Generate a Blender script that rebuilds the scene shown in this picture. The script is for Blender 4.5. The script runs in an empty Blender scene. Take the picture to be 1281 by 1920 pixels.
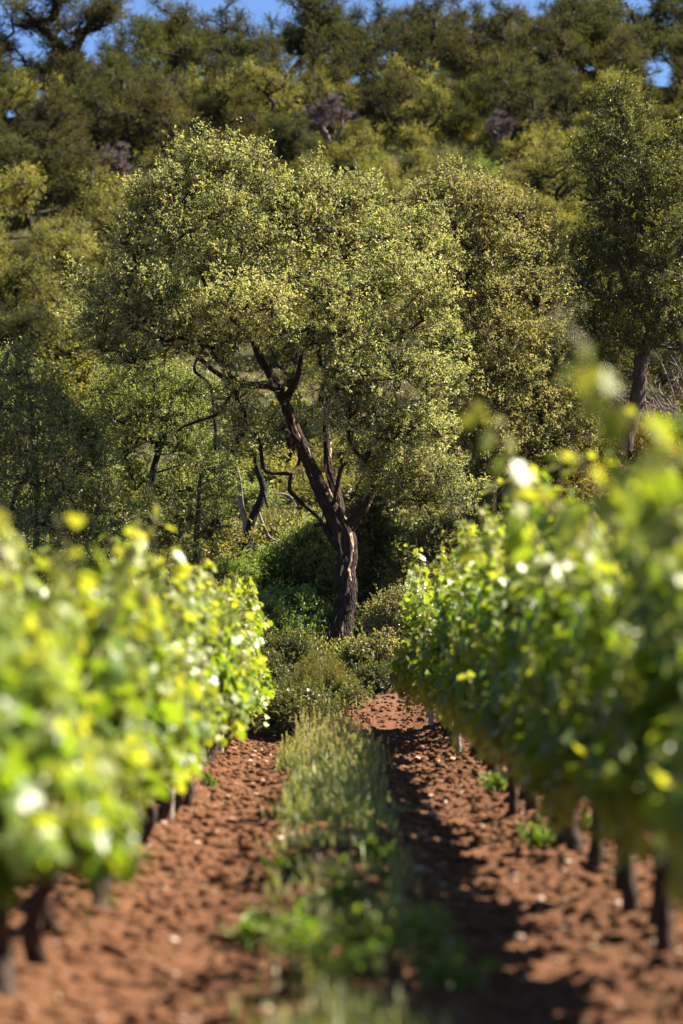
import bpy, math, random
import numpy as np
from mathutils import Vector, Matrix, Euler

C = bpy.context.scene.collection
SC = bpy.context.scene
PI = math.pi

# ------------------------------------------------------------------ camera
FPX = 5600.0                      # focal length in photo pixels (1920 px high frame, 36 mm)
PITCH = math.atan(215 / FPX); YAW = math.atan(34 / FPX)
cam = bpy.data.cameras.new('camera'); cam_o = bpy.data.objects.new('camera', cam); C.objects.link(cam_o)
cam.sensor_fit = 'VERTICAL'; cam.sensor_height = 36.0; cam.lens = 105.0
cam.clip_start = 0.1; cam.clip_end = 3000
cam_o.location = (0, 0, 1.25); cam_o.rotation_euler = (PI / 2 + PITCH, 0, -YAW)
cam.dof.use_dof = True; cam.dof.focus_distance = 43.2; cam.dof.aperture_fstop = 2.0
SC.camera = cam_o
RM = Euler((PI / 2 + PITCH, 0, -YAW)).to_matrix()

def at(px, py, Y):
    d = RM @ Vector(((px - 640.5) / FPX, (960 - py) / FPX, -1.0))
    k = Y / d.y
    return np.array((d.x * k, Y, 1.25 + d.z * k))

# ------------------------------------------------------------------ light
SUN = Vector((0.90, 0.22, 1.03)).normalized()
sun = bpy.data.lights.new('sun', 'SUN'); sun_o = bpy.data.objects.new('sun', sun); C.objects.link(sun_o)
sun.energy = 5.0; sun.angle = math.radians(0.53); sun.color = (1.0, 0.89, 0.73)
sun_o.rotation_euler = (-SUN).to_track_quat('-Z', 'Y').to_euler(); sun_o.location = (30, 10, 60)
W = bpy.data.worlds.new('World'); SC.world = W; W.use_nodes = True
nt = W.node_tree; bg = nt.nodes['Background']
sky = nt.nodes.new('ShaderNodeTexSky'); sky.sky_type = 'NISHITA'; sky.sun_disc = False
sky.sun_elevation = math.asin(SUN.z); sky.sun_rotation = math.atan2(SUN.x, SUN.y)
sky.altitude = 3500; sky.air_density = 0.8; sky.dust_density = 0.0; sky.ozone_density = 5.0
nt.links.new(sky.outputs[0], bg.inputs[0]); bg.inputs[1].default_value = 0.05
vs = SC.view_settings
vs.view_transform = 'Standard'; vs.look = 'None'; vs.gamma = 1.0; vs.use_curve_mapping = False
vs.exposure = 2.08
cy = SC.cycles
cy.use_denoising = True
try:
    cy.denoiser = 'OPENIMAGEDENOISE'; cy.denoising_input_passes = 'RGB_ALBEDO_NORMAL'
except Exception:
    pass
cy.max_bounces = 7; cy.diffuse_bounces = 4; cy.glossy_bounces = 2; cy.transmission_bounces = 5
cy.use_adaptive_sampling = False
cy.sample_clamp_indirect = 6.0

# ------------------------------------------------------------------ noise
def hash_grid(seed, n=256):
    return np.random.RandomState(seed).rand(n, n)
_G = {}
def vnoise(x, y, seed=0):
    if seed not in _G: _G[seed] = hash_grid(seed)
    g = _G[seed]; n = g.shape[0]
    xi = np.floor(x).astype(int); yi = np.floor(y).astype(int)
    fx = x - xi; fy = y - yi
    fx = fx * fx * (3 - 2 * fx); fy = fy * fy * (3 - 2 * fy)
    a = g[xi % n, yi % n]; b = g[(xi + 1) % n, yi % n]; c = g[xi % n, (yi + 1) % n]; d = g[(xi + 1) % n, (yi + 1) % n]
    return (a * (1 - fx) + b * fx) * (1 - fy) + (c * (1 - fx) + d * fx) * fy - 0.5
def fbm(x, y, seed=0, oct=4):
    s = 0; a = 1.0; f = 1.0
    for k in range(oct):
        s = s + a * vnoise(x * f + 17.3 * k, y * f - 9.1 * k, seed + k); a *= 0.5; f *= 2.03
    return s

PY = [-80, 32.6, 34.5, 37, 44, 55, 75, 100, 130, 158, 172, 180, 220, 400, 900]
PZ = [0, 0.0, -0.02, 0.22, 0.93, 2.4, 5.3, 10.6, 18.3, 28.0, 32.2, 33.0, 28, 14, 0]
def sstep(a, b, v):
    t = np.clip((v - a) / (b - a), 0, 1); return t * t * (3 - 2 * t)
def gz(x, y):
    x = np.asarray(x, float); y = np.asarray(y, float)
    z = np.interp(y, PY, PZ)
    hill = sstep(60, 170, y)
    z = z + hill * np.clip(x + 3, -18, 12) * 0.085
    z = z + sstep(45, 80, y) * fbm(x * 0.09, y * 0.09, 40) * 1.6
    # field end: left side drops into a shallow ditch
    z = z - sstep(32.6, 33.6, y) * (1 - sstep(36, 40, y)) * (1 - sstep(-0.2, 0.35, x)) * 0.22
    z = z + sstep(33, 36, y) * (1 - sstep(40, 44, y)) * sstep(0.2, 0.8, x) * 0.12
    return z
def gz1(x, y): return float(gz(np.array([x]), np.array([y]))[0])
def soil(x, y):
    """cloddy relief of the worked field"""
    cx = 0.12
    d = np.abs(x - cx)
    prof = 0.05 * np.exp(-(d / 0.33) ** 2) - 0.035 * np.exp(-((d - 0.68) / 0.25) ** 2) + 0.07 * sstep(0.85, 1.3, d)
    cl = fbm(x * 4.2, y * 4.2, 7, 3) * 0.04 + np.maximum(0, fbm(x * 15, y * 15, 19, 3)) * 0.036
    return (prof + cl) * (1 - sstep(36, 40, y))

# ------------------------------------------------------------------ mesh helpers
class MB:
    def __init__(s): s.V = []; s.F = []; s.A = {}; s.n = 0; s.smooth = []
    def add(s, V, F, smooth=False, **attrs):
        V = np.asarray(V, np.float32).reshape(-1, 3); F = np.asarray(F, np.int64)
        s.V.append(V); s.F.append(F + s.n); s.smooth.append(smooth)
        for k, v in attrs.items():
            s.A.setdefault(k, []).append((s.n, np.asarray(v, np.float32)))
        s.n += len(V)
    def mesh(s, name):
        me = bpy.data.meshes.new(name)
        V = np.concatenate(s.V) if s.V else np.zeros((0, 3), np.float32)
        starts = []; loops = []; tot = 0; sm = []
        for F, q in zip(s.F, s.smooth):
            m, k = F.shape
            starts.append(tot + np.arange(m) * k); loops.append(F.ravel()); tot += m * k
            sm.append(np.full(m, q))
        starts = np.concatenate(starts); loops = np.concatenate(loops)
        me.vertices.add(len(V)); me.vertices.foreach_set('co', V.ravel())
        me.loops.add(len(loops)); me.loops.foreach_set('vertex_index', loops.astype(np.int32))
        me.polygons.add(len(starts)); me.polygons.foreach_set('loop_start', starts.astype(np.int32))
        me.polygons.foreach_set('use_smooth', np.concatenate(sm))
        for k, lst in s.A.items():
            dim = lst[0][1].ndim
            if dim == 1:
                arr = np.zeros(len(V), np.float32)
                for st, v in lst: arr[st:st + len(v)] = v
                a = me.attributes.new(k, 'FLOAT', 'POINT'); a.data.foreach_set('value', arr)
            else:
                arr = np.zeros((len(V), 3), np.float32)
                for st, v in lst: arr[st:st + len(v)] = v
                a = me.attributes.new(k, 'FLOAT_VECTOR', 'POINT'); a.data.foreach_set('vector', arr.ravel())
        me.update(calc_edges=True); me.validate()
        return me

def obj(name, mb, mat, parent=None):
    me = mb.mesh(name) if isinstance(mb, MB) else mb
    if mat is not None and not me.materials: me.materials.append(mat)
    o = bpy.data.objects.new(name, me); C.objects.link(o)
    if parent is not None: o.parent = parent
    return o
def tag(o, label=None, cat=None, group=None, kind=None):
    if label: o['label'] = label
    if cat: o['category'] = cat
    if group: o['group'] = group
    if kind: o['kind'] = kind
    return o
def thing(name, loc, label, cat, group=None, rz=0.0, sc=1.0):
    o = bpy.data.objects.new(name, None); C.objects.link(o)
    o.empty_display_size = 0.2
    o.location = [float(v) for v in loc]; o.rotation_euler = (0, 0, rz)
    o.scale = (sc, sc, sc) if np.isscalar(sc) else sc
    return tag(o, label, cat, group)
def place(proto, loc, label, cat, group=None, rz=0.0, sc=1.0):
    """proto = (name, [(part name, mesh)]) : a new thing whose parts share the mesh data"""
    t = thing(proto[0], loc, label, cat, group, rz, sc)
    for pn, me in proto[1]:
        o = bpy.data.objects.new(pn, me); C.objects.link(o); o.parent = t
    return t

def nrm(a): return a / np.maximum(np.linalg.norm(a, axis=-1, keepdims=True), 1e-9)

def catmull(P, step):
    P = np.asarray(P, float); out = []
    Q = np.vstack([2 * P[0] - P[1], P, 2 * P[-1] - P[-2]])
    for i in range(1, len(Q) - 2):
        n = max(1, int(np.linalg.norm(Q[i + 1][:3] - Q[i][:3]) / step))
        for k in range(n):
            t = k / n
            out.append(0.5 * ((2 * Q[i]) + (-Q[i - 1] + Q[i + 1]) * t + (2 * Q[i - 1] - 5 * Q[i] + 4 * Q[i + 1] - Q[i + 2]) * t * t + (-Q[i - 1] + 3 * Q[i] - 3 * Q[i + 1] + Q[i + 2]) * t ** 3))
    out.append(P[-1]); return np.array(out)

def tube(mb, pts, rad, sides=8, lump=0.0, rng=None, cap=True, off=0.0):
    pts = np.asarray(pts, float); rad = np.asarray(rad, float); n = len(pts)
    T = np.gradient(pts, axis=0); T = nrm(T)
    up = np.array([0.0, 1.0, 0.02]) if abs(T[0][1]) < 0.9 else np.array([1.0, 0, 0])
    u = np.cross(T[0], up); u /= np.linalg.norm(u)
    U = []; 
    for i in range(n):
        u = u - T[i] * u.dot(T[i]); u /= max(np.linalg.norm(u), 1e-6); U.append(u)
    U = np.array(U); Wv = np.cross(T, U)
    th = np.arange(sides) / sides * 2 * PI
    ln = np.concatenate([[0], np.cumsum(np.linalg.norm(np.diff(pts, axis=0), axis=1))]) + off
    R = np.repeat(rad[:, None], sides, 1)
    if lump:
        a = th[None, :]; l = ln[:, None]
        lf = (vnoise(np.cos(a) * 2.1 + 5 + l * 0 , l * 3.5 + np.sin(a) * 2.1, 61) * 1.1 + vnoise(np.cos(a) * 5 + 9, l * 8 + np.sin(a) * 5, 62) * 0.9
              + vnoise(np.cos(a) * 9 + 3, l * 17 + np.sin(a) * 9, 63) * 0.6)
        R = R * (1 + lump * lf)
    V = pts[:, None, :] + R[..., None] * (np.cos(th)[None, :, None] * U[:, None, :] + np.sin(th)[None, :, None] * Wv[:, None, :])
    bk = np.stack([np.cos(th)[None, :] * rad[:, None], np.sin(th)[None, :] * rad[:, None], np.repeat(ln[:, None], sides, 1)], -1)
    i = np.arange(n - 1)[:, None] * sides; j = np.arange(sides)[None, :]; j2 = (j + 1) % sides
    F = np.stack([i + j, i + j2, i + sides + j2, i + sides + j], -1).reshape(-1, 4)
    mb.add(V.reshape(-1, 3), F, True, bark_co=bk.reshape(-1, 3))
    if cap:
        c = pts[-1] + T[-1] * rad[-1] * 0.5
        Vc = np.vstack([V[-1], c[None]]); Fc = np.stack([np.arange(sides), (np.arange(sides) + 1) % sides, np.full(sides, sides)], -1)
        mb.add(Vc, Fc, True, bark_co=np.vstack([bk[-1], bk[-1][:1]]))

def twigs(mb, A, B, ra, rb):
    """straight three-sided twigs, all at once"""
    A = np.asarray(A, float); B = np.asarray(B, float); n = len(A)
    if n == 0: return
    T = nrm(B - A); up = np.where(np.abs(T[:, 2:3]) < 0.9, np.array([[0, 0, 1.0]]), np.array([[1.0, 0, 0]]))
    U = nrm(np.cross(T, up)); Wv = np.cross(T, U)
    V = []
    for P, r in ((A, ra), (B, rb)):
        for k in range(3):
            a = k * 2 * PI / 3
            V.append(P + (np.cos(a) * U + np.sin(a) * Wv) * np.reshape(r, (-1, 1)))
    V = np.stack(V, 1)
    b = np.arange(n)[:, None, None] * 6
    F = (b + np.array([[[0, 1, 4, 3], [1, 2, 5, 4], [2, 0, 3, 5]]])).reshape(-1, 4)
    mb.add(V.reshape(-1, 3), F, False, bark_co=V.reshape(-1, 3))

def leaves(mb, P, D, N, L, Wd, var, young, fold=0.25):
    """rhombic leaves folded along the midrib"""
    n = len(P); D = nrm(D); S = nrm(np.cross(D, N)); N = np.cross(S, D)
    L = np.broadcast_to(L, (n,))[:, None]; Wd = np.broadcast_to(Wd, (n,))[:, None]
    m = P + D * L * 0.48
    V = np.stack([P, m - S * Wd * 0.5 + N * Wd * fold, P + D * L - N * L * 0.08, m + S * Wd * 0.5 + N * Wd * fold], 1)
    b = np.arange(n)[:, None, None] * 4
    F = (b + np.array([[[0, 3, 2], [0, 2, 1]]])).reshape(-1, 3)
    mb.add(V.reshape(-1, 3), F, False, var=np.repeat(var, 4), young=np.repeat(young, 4))

def rdir(rng, n): return nrm(rng.normal(size=(n, 3)))

# ------------------------------------------------------------------ materials
def mat(name):
    m = bpy.data.materials.new(name); m.use_nodes = True
    t = m.node_tree; t.nodes.clear()
    return m, t
def nd(t, typ, **kw):
    n = t.nodes.new(typ)
    for k, v in kw.items():
        if k.startswith('i_'):
            key = k[2:]; key = int(key) if key.isdigit() else key.replace('_', ' ')
            n.inputs[key].default_value = v
        else: setattr(n, k, v)
    return n
def ramp(t, fac, stops, interp='LINEAR'):
    r = nd(t, 'ShaderNodeValToRGB'); r.color_ramp.interpolation = interp
    e = r.color_ramp.elements
    while len(e) < len(stops): e.new(0.5)
    for k, (p, c) in enumerate(stops):
        e[k].position = p; e[k].color = (c[0], c[1], c[2], 1) if not np.isscalar(c) else (c, c, c, 1)
    t.links.new(fac, r.inputs[0]); return r
def mixc(t, f, a, b):
    m = nd(t, 'ShaderNodeMix', data_type='RGBA')
    for s, v in ((0, f), (6, a), (7, b)):
        if hasattr(v, 'links') or isinstance(v, bpy.types.NodeSocket): t.links.new(v, m.inputs[s])
        elif np.isscalar(v): m.inputs[s].default_value = v
        else: m.inputs[s].default_value = (*v, 1)
    return m.outputs[2]

def leaf_mat(name, a, b, y, tr, fac=0.4, rough=0.42, spec=0.5, dead=None):
    m, t = mat(name)
    va = nd(t, 'ShaderNodeAttribute', attribute_name='var'); ya = nd(t, 'ShaderNodeAttribute', attribute_name='young')
    oi = nd(t, 'ShaderNodeObjectInfo')
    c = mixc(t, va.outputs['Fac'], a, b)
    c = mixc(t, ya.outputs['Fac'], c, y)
    if dead:
        gt = nd(t, 'ShaderNodeMath', operation='GREATER_THAN', i_1=0.965); t.links.new(va.outputs['Fac'], gt.inputs[0])
        c = mixc(t, gt.outputs[0], c, dead)
    hs = nd(t, 'ShaderNodeHueSaturation')
    mr = nd(t, 'ShaderNodeMapRange', i_3=0.78, i_4=1.22); t.links.new(oi.outputs['Random'], mr.inputs[0])
    t.links.new(mr.outputs[0], hs.inputs['Value']); t.links.new(c, hs.inputs['Color'])
    c = hs.outputs[0]
    p = nd(t, 'ShaderNodeBsdfPrincipled', i_Roughness=rough); p.inputs['Specular IOR Level'].default_value = spec
    t.links.new(c, p.inputs['Base Color'])
    # light coming through the blade is yellower than light off it
    g = nd(t, 'ShaderNodeMix', data_type='RGBA', blend_type='MULTIPLY'); g.inputs[0].default_value = 1.0
    t.links.new(c, g.inputs[6]); g.inputs[7].default_value = (*tr, 1)
    tb = nd(t, 'ShaderNodeBsdfTranslucent'); t.links.new(g.outputs[2], tb.inputs[0])
    mx = nd(t, 'ShaderNodeMixShader', i_0=fac)
    t.links.new(p.outputs[0], mx.inputs[1]); t.links.new(tb.outputs[0], mx.inputs[2])
    o = nd(t, 'ShaderNodeOutputMaterial'); t.links.new(mx.outputs[0], o.inputs[0])
    return m

def bark_mat(name, dark, mid, streak=None, thr=0.62, scale=9.0, bump=0.6):
    m, t = mat(name)
    at_ = nd(t, 'ShaderNodeAttribute', attribute_name='bark_co')
    mp = nd(t, 'ShaderNodeMapping'); mp.inputs['Scale'].default_value = (1, 1, 0.35); t.links.new(at_.outputs['Vector'], mp.inputs[0])
    n1 = nd(t, 'ShaderNodeTexNoise', i_Scale=scale * 2.2, i_Detail=6.0, i_Roughness=0.65); t.links.new(mp.outputs[0], n1.inputs[0])
    c = ramp(t, n1.outputs[0], [(0.3, dark), (0.7, mid)]).outputs[0]
    vo = nd(t, 'ShaderNodeTexVoronoi', i_Scale=scale * 3.2); t.links.new(mp.outputs[0], vo.inputs[0])
    if streak:
        mp2 = nd(t, 'ShaderNodeMapping'); mp2.inputs['Scale'].default_value = (1, 1, 0.22); t.links.new(at_.outputs['Vector'], mp2.inputs[0])
        n2 = nd(t, 'ShaderNodeTexNoise', i_Scale=scale, i_Detail=3.0, i_Roughness=0.55, i_Distortion=0.6); t.links.new(mp2.outputs[0], n2.inputs[0])
        f = ramp(t, n2.outputs[0], [(thr, 0.0), (thr + 0.025, 1.0)]).outputs[0]
        c = mixc(t, f, c, streak)
    p = nd(t, 'ShaderNodeBsdfPrincipled', i_Roughness=0.9); p.inputs['Specular IOR Level'].default_value = 0.2
    t.links.new(c, p.inputs['Base Color'])
    ad = nd(t, 'ShaderNodeMath', operation='ADD'); t.links.new(n1.outputs[0], ad.inputs[0]); t.links.new(vo.outputs['Distance'], ad.inputs[1])
    bp = nd(t, 'ShaderNodeBump', i_Strength=bump, i_Distance=0.03); t.links.new(ad.outputs[0], bp.inputs['Height'])
    t.links.new(bp.outputs[0], p.inputs['Normal'])
    o = nd(t, 'ShaderNodeOutputMaterial'); t.links.new(p.outputs[0], o.inputs[0])
    return m

def plain(name, c1, c2, scale=20, rough=0.85, spec=0.3, bump=0.0):
    m, t = mat(name)
    tc = nd(t, 'ShaderNodeTexCoord'); n = nd(t, 'ShaderNodeTexNoise', i_Scale=scale, i_Detail=5.0)
    t.links.new(tc.outputs['Object'], n.inputs[0])
    r = ramp(t, n.outputs[0], [(0.3, c1), (0.7, c2)])
    p = nd(t, 'ShaderNodeBsdfPrincipled', i_Roughness=rough); p.inputs['Specular IOR Level'].default_value = spec
    t.links.new(r.outputs[0], p.inputs['Base Color'])
    if bump:
        b = nd(t, 'ShaderNodeBump', i_Strength=bump, i_Distance=0.02); t.links.new(n.outputs[0], b.inputs['Height']); t.links.new(b.outputs[0], p.inputs['Normal'])
    o = nd(t, 'ShaderNodeOutputMaterial'); t.links.new(p.outputs[0], o.inputs[0]); return m

def soil_mat():
    m, t = mat('red_soil')
    tc = nd(t, 'ShaderNodeTexCoord')
    n1 = nd(t, 'ShaderNodeTexNoise', i_Scale=1.4, i_Detail=5.0); t.links.new(tc.outputs['Object'], n1.inputs[0])
    n2 = nd(t, 'ShaderNodeTexNoise', i_Scale=26.0, i_Detail=8.0, i_Roughness=0.7); t.links.new(tc.outputs['Object'], n2.inputs[0])
    c1 = ramp(t, n1.outputs[0], [(0.3, (0.090, 0.038, 0.019)), (0.7, (0.168, 0.074, 0.034))]).outputs[0]
    c2 = ramp(t, n2.outputs[0], [(0.3, (0.062, 0.027, 0.014)), (0.72, (0.220, 0.108, 0.054))]).outputs[0]
    c = mixc(t, 0.55, c1, c2)
    p = nd(t, 'ShaderNodeBsdfPrincipled', i_Roughness=0.95); p.inputs['Specular IOR Level'].default_value = 0.15
    t.links.new(c, p.inputs['Base Color'])
    b = nd(t, 'ShaderNodeBump', i_Strength=0.9, i_Distance=0.03); t.links.new(n2.outputs[0], b.inputs['Height']); t.links.new(b.outputs[0], p.inputs['Normal'])
    o = nd(t, 'ShaderNodeOutputMaterial'); t.links.new(p.outputs[0], o.inputs[0]); return m
def hill_mat():
    m, t = mat('hill_earth')
    tc = nd(t, 'ShaderNodeTexCoord')
    n1 = nd(t, 'ShaderNodeTexNoise', i_Scale=0.35, i_Detail=6.0); t.links.new(tc.outputs['Object'], n1.inputs[0])
    n2 = nd(t, 'ShaderNodeTexNoise', i_Scale=5.0, i_Detail=8.0, i_Roughness=0.7); t.links.new(tc.outputs['Object'], n2.inputs[0])
    c1 = ramp(t, n1.outputs[0], [(0.35, (0.035, 0.042, 0.018)), (0.65, (0.085, 0.062, 0.036))]).outputs[0]
    c2 = ramp(t, n2.outputs[0], [(0.3, (0.025, 0.03, 0.013)), (0.7, (0.08, 0.08, 0.036))]).outputs[0]
    c = mixc(t, 0.5, c1, c2)
    sx = nd(t, 'ShaderNodeSeparateXYZ'); t.links.new(tc.outputs['Object'], sx.inputs[0])
    mr = nd(t, 'ShaderNodeMapRange', i_1=36.5, i_2=39.0); t.links.new(sx.outputs[1], mr.inputs[0])
    c = mixc(t, mr.outputs[0], (0.20, 0.10, 0.06), c)
    p = nd(t, 'ShaderNodeBsdfPrincipled', i_Roughness=0.95); p.inputs['Specular IOR Level'].default_value = 0.1
    t.links.new(c, p.inputs['Base Color'])
    b = nd(t, 'ShaderNodeBump', i_Strength=0.8, i_Distance=0.1); t.links.new(n2.outputs[0], b.inputs['Height']); t.links.new(b.outputs[0], p.inputs['Normal'])
    o = nd(t, 'ShaderNodeOutputMaterial'); t.links.new(p.outputs[0], o.inputs[0]); return m

M_SOIL = soil_mat(); M_HILL = hill_mat()
M_OAK = leaf_mat('oak_leaves', (0.098, 0.132, 0.050), (0.220, 0.252, 0.102), (0.43, 0.45, 0.21), (1.35, 1.27, 0.6), 0.42, 0.5, 0.4, (0.27, 0.15, 0.11))
M_OAKY = leaf_mat('pale_oak_leaves', (0.125, 0.160, 0.058), (0.27, 0.29, 0.115), (0.46, 0.45, 0.21), (1.35, 1.25, 0.6), 0.42, 0.5, 0.4, (0.27, 0.16, 0.10))
M_HOLM = leaf_mat('holm_leaves', (0.032, 0.052, 0.018), (0.085, 0.110, 0.030), (0.19, 0.20, 0.05), (1.6, 1.4, 0.4), 0.38, 0.45, 0.4)
M_YOUNG = leaf_mat('young_tree_leaves', (0.095, 0.145, 0.046), (0.21, 0.26, 0.085), (0.34, 0.36, 0.14), (1.35, 1.3, 0.5), 0.42, 0.45, 0.4)
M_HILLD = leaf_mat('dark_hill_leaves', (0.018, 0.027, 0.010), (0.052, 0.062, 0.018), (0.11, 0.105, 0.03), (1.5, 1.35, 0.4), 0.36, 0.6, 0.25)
M_SUNTINT = leaf_mat('sun_tinted_leaves', (0.115, 0.170, 0.052), (0.25, 0.31, 0.10), (0.36, 0.40, 0.16), (1.35, 1.3, 0.5), 0.42, 0.45, 0.4)  # paler leaf colour stands in for sunlight missing in the shade
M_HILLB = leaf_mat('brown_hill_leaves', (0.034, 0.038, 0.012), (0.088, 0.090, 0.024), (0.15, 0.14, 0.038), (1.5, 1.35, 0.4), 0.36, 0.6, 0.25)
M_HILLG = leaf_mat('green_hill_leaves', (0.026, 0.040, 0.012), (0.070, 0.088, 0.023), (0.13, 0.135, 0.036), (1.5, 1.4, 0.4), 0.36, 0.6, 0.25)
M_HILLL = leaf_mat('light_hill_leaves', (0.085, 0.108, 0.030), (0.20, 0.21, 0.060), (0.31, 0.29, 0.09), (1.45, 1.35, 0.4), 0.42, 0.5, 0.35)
M_SHRUBG = leaf_mat('green_shrub_leaves', (0.062, 0.125, 0.030), (0.145, 0.225, 0.055), (0.28, 0.35, 0.10), (1.4, 1.4, 0.4), 0.42, 0.42, 0.45)
M_SHRUBO = leaf_mat('olive_shrub_leaves', (0.07, 0.092, 0.036), (0.17, 0.18, 0.075), (0.32, 0.30, 0.12), (1.4, 1.3, 0.5), 0.42, 0.42, 0.5, (0.24, 0.16, 0.1))
M_HEATH = leaf_mat('heath_needles', (0.09, 0.105, 0.028), (0.20, 0.20, 0.052), (0.30, 0.28, 0.08), (1.4, 1.3, 0.4), 0.36, 0.5, 0.3, (0.24, 0.16, 0.11))
M_GOLD = leaf_mat('golden_shrub_leaves', (0.12, 0.115, 0.02), (0.25, 0.21, 0.03), (0.42, 0.32, 0.04), (1.4, 1.3, 0.4), 0.36, 0.45, 0.4)
M_VINE = leaf_mat('vine_leaves', (0.068, 0.130, 0.016), (0.148, 0.236, 0.032), (0.37, 0.36, 0.10), (1.8, 1.7, 0.40), 0.48, 0.40, 0.55)
M_GRASS = leaf_mat('grass_blades', (0.085, 0.135, 0.036), (0.20, 0.25, 0.09), (0.48, 0.44, 0.27), (1.35, 1.3, 0.5), 0.40, 0.5, 0.4)
M_WEED = leaf_mat('weed_leaves', (0.055, 0.12, 0.018), (0.11, 0.20, 0.03), (0.2, 0.28, 0.05), (1.6, 1.5, 0.4), 0.42, 0.4, 0.5)
M_PETAL = plain('white_petals', (0.75, 0.72, 0.7), (0.85, 0.83, 0.82), 8, 0.6)
M_CORK = bark_mat('cork_bark', (0.013, 0.009, 0.008), (0.068, 0.044, 0.036), (0.62, 0.43, 0.27), 0.60, 11.5, 1.0)
M_BARK = bark_mat('dark_bark', (0.014, 0.011, 0.010), (0.055, 0.042, 0.036), None)
M_HOLMB = bark_mat('grey_bark', (0.03, 0.025, 0.022), (0.13, 0.105, 0.085), None, scale=7)
M_BURNT = bark_mat('burnt_bark', (0.008, 0.008, 0.009), (0.035, 0.032, 0.034), (0.30, 0.27, 0.25), 0.66, 5)
M_DEAD = bark_mat('dead_wood', (0.10, 0.088, 0.082), (0.29, 0.26, 0.25), None, scale=6)
M_DEADTW = bark_mat('dead_twigs', (0.11, 0.085, 0.085), (0.23, 0.18, 0.18), None)
M_VINEW = bark_mat('vine_bark', (0.016, 0.011, 0.009), (0.075, 0.048, 0.036), None, scale=16)
M_SHOOT = plain('green_shoots', (0.16, 0.19, 0.05), (0.30, 0.22, 0.10), 14, 0.5, 0.4)
M_POST = plain('weathered_post', (0.20, 0.17, 0.15), (0.42, 0.38, 0.35), 30, 0.9, 0.2, 0.5)
M_STONE = plain('pale_stone', (0.24, 0.16, 0.12), (0.45, 0.36, 0.30), 9, 0.9, 0.2, 0.4)

# ------------------------------------------------------------------ ground
def sheet(name, xs, ys, zf, m, label=None):
    X, Yv = np.meshgrid(xs, ys); Z = zf(X, Yv); nx = len(xs); ny = len(ys)
    V = np.stack([X, Yv, Z], -1).reshape(-1, 3)
    i = np.arange(ny - 1)[:, None] * nx; j = np.arange(nx - 1)[None, :]
    F = np.stack([i + j, i + j + 1, i + nx + j + 1, i + nx + j], -1).reshape(-1, 4)
    b = MB(); b.add(V, F, True); o = obj(name, b, m); tag(o, kind='structure'); return o
xs_c = np.concatenate([-np.geomspace(2.2, 900, 42)[::-1], np.arange(-2.1, 2.45, 0.035), np.geomspace(2.5, 900, 42)])
ys_n = np.concatenate([-np.geomspace(0.4, 400, 24)[::-1], np.arange(0.2, 6.5, 0.3), np.arange(6.6, 36.4, 0.035), [36.4]])
sheet('ground', xs_c, ys_n, lambda x, y: gz(x, y) + soil(x, y), M_SOIL)
xs_h = np.concatenate([-np.geomspace(30, 900, 24)[::-1], np.arange(-29.5, 30, 0.5), np.geomspace(30.5, 900, 24)])
ys_h = np.concatenate([[36.35], np.arange(36.5, 190, 0.5), np.geomspace(191, 1200, 24)])
sheet('hillside', xs_h, ys_h, lambda x, y: gz(x, y) + soil(x, y) * 0.5 - 0.03 * (y < 36.45), M_HILL)

# clods and stones lying on the worked soil
def lumps(n, seed, smin, smax, xr, yr, rows=True):
    rng = np.random.RandomState(seed)
    t = (1 + 5 ** .5) / 2
    ico = np.array([(-1, t, 0), (1, t, 0), (-1, -t, 0), (1, -t, 0), (0, -1, t), (0, 1, t), (0, -1, -t), (0, 1, -t), (t, 0, -1), (t, 0, 1), (-t, 0, -1), (-t, 0, 1)]) / 1.9
    fc = np.array([(0, 11, 5), (0, 5, 1), (0, 1, 7), (0, 7, 10), (0, 10, 11), (1, 5, 9), (5, 11, 4), (11, 10, 2), (10, 7, 6), (7, 1, 8), (3, 9, 4), (3, 4, 2), (3, 2, 6), (3, 6, 8), (3, 8, 9), (4, 9, 5), (2, 4, 11), (6, 2, 10), (8, 6, 7), (9, 8, 1)])
    x = rng.uniform(*xr, n); y = rng.uniform(*yr, n)
    s = smin * (smax / smin) ** (rng.rand(n) ** 2.2)
    z = gz(x, y) + soil(x, y) + s * 0.15
    V = ico[None] * (1 + rng.uniform(-0.35, 0.35, (n, 12, 1))) * s[:, None, None] * np.stack([rng.uniform(.7, 1.3, n), rng.uniform(.7, 1.3, n), rng.uniform(.5, .85, n)], -1)[:, None, :]
    V = V + np.stack([x, y, z], -1)[:, None, :]
    b = MB(); b.add(V.reshape(-1, 3), (np.arange(n)[:, None, None] * 12 + fc[None]).reshape(-1, 3), True); return b
tag(obj('soil_clods', lumps(24000, 3, 0.007, 0.048, (-1.5, 1.8), (6.8, 37.5)), M_SOIL), 'crumbled red soil clods lying loose along both wheel tracks', 'soil clods', kind='stuff')
def litter(n=2600):
    rng = np.random.RandomState(15); b = MB(); x = np.concatenate([rng.uniform(-1.1, 1.5, n // 2), .1 + rng.normal(size=n - n // 2) * .5]); y = 7 + 29 * rng.rand(n)
    P = np.stack([x, y, gz(x, y) + soil(x, y) + .006], -1); D = rdir(rng, n) * np.array([1, 1, .25]); L = .02 + .07 * rng.rand(n) ** 2
    leaves(b, P, D, nrm(rdir(rng, n) * .4 + np.array([0, 0, 1.])), L, np.where(rng.rand(n) < .5, .006, L * .5), rng.rand(n), rng.rand(n)); return b
M_LITTER = leaf_mat('dry_litter', (0.10, 0.065, 0.035), (0.30, 0.22, 0.12), (0.45, 0.36, 0.22), (1.2, 1.1, 0.8), 0.15, 0.7, 0.2)
tag(obj('dry_litter', litter(), M_LITTER), 'dry straw and dead leaves strewn over the path', 'dry litter', kind='stuff')
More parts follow.
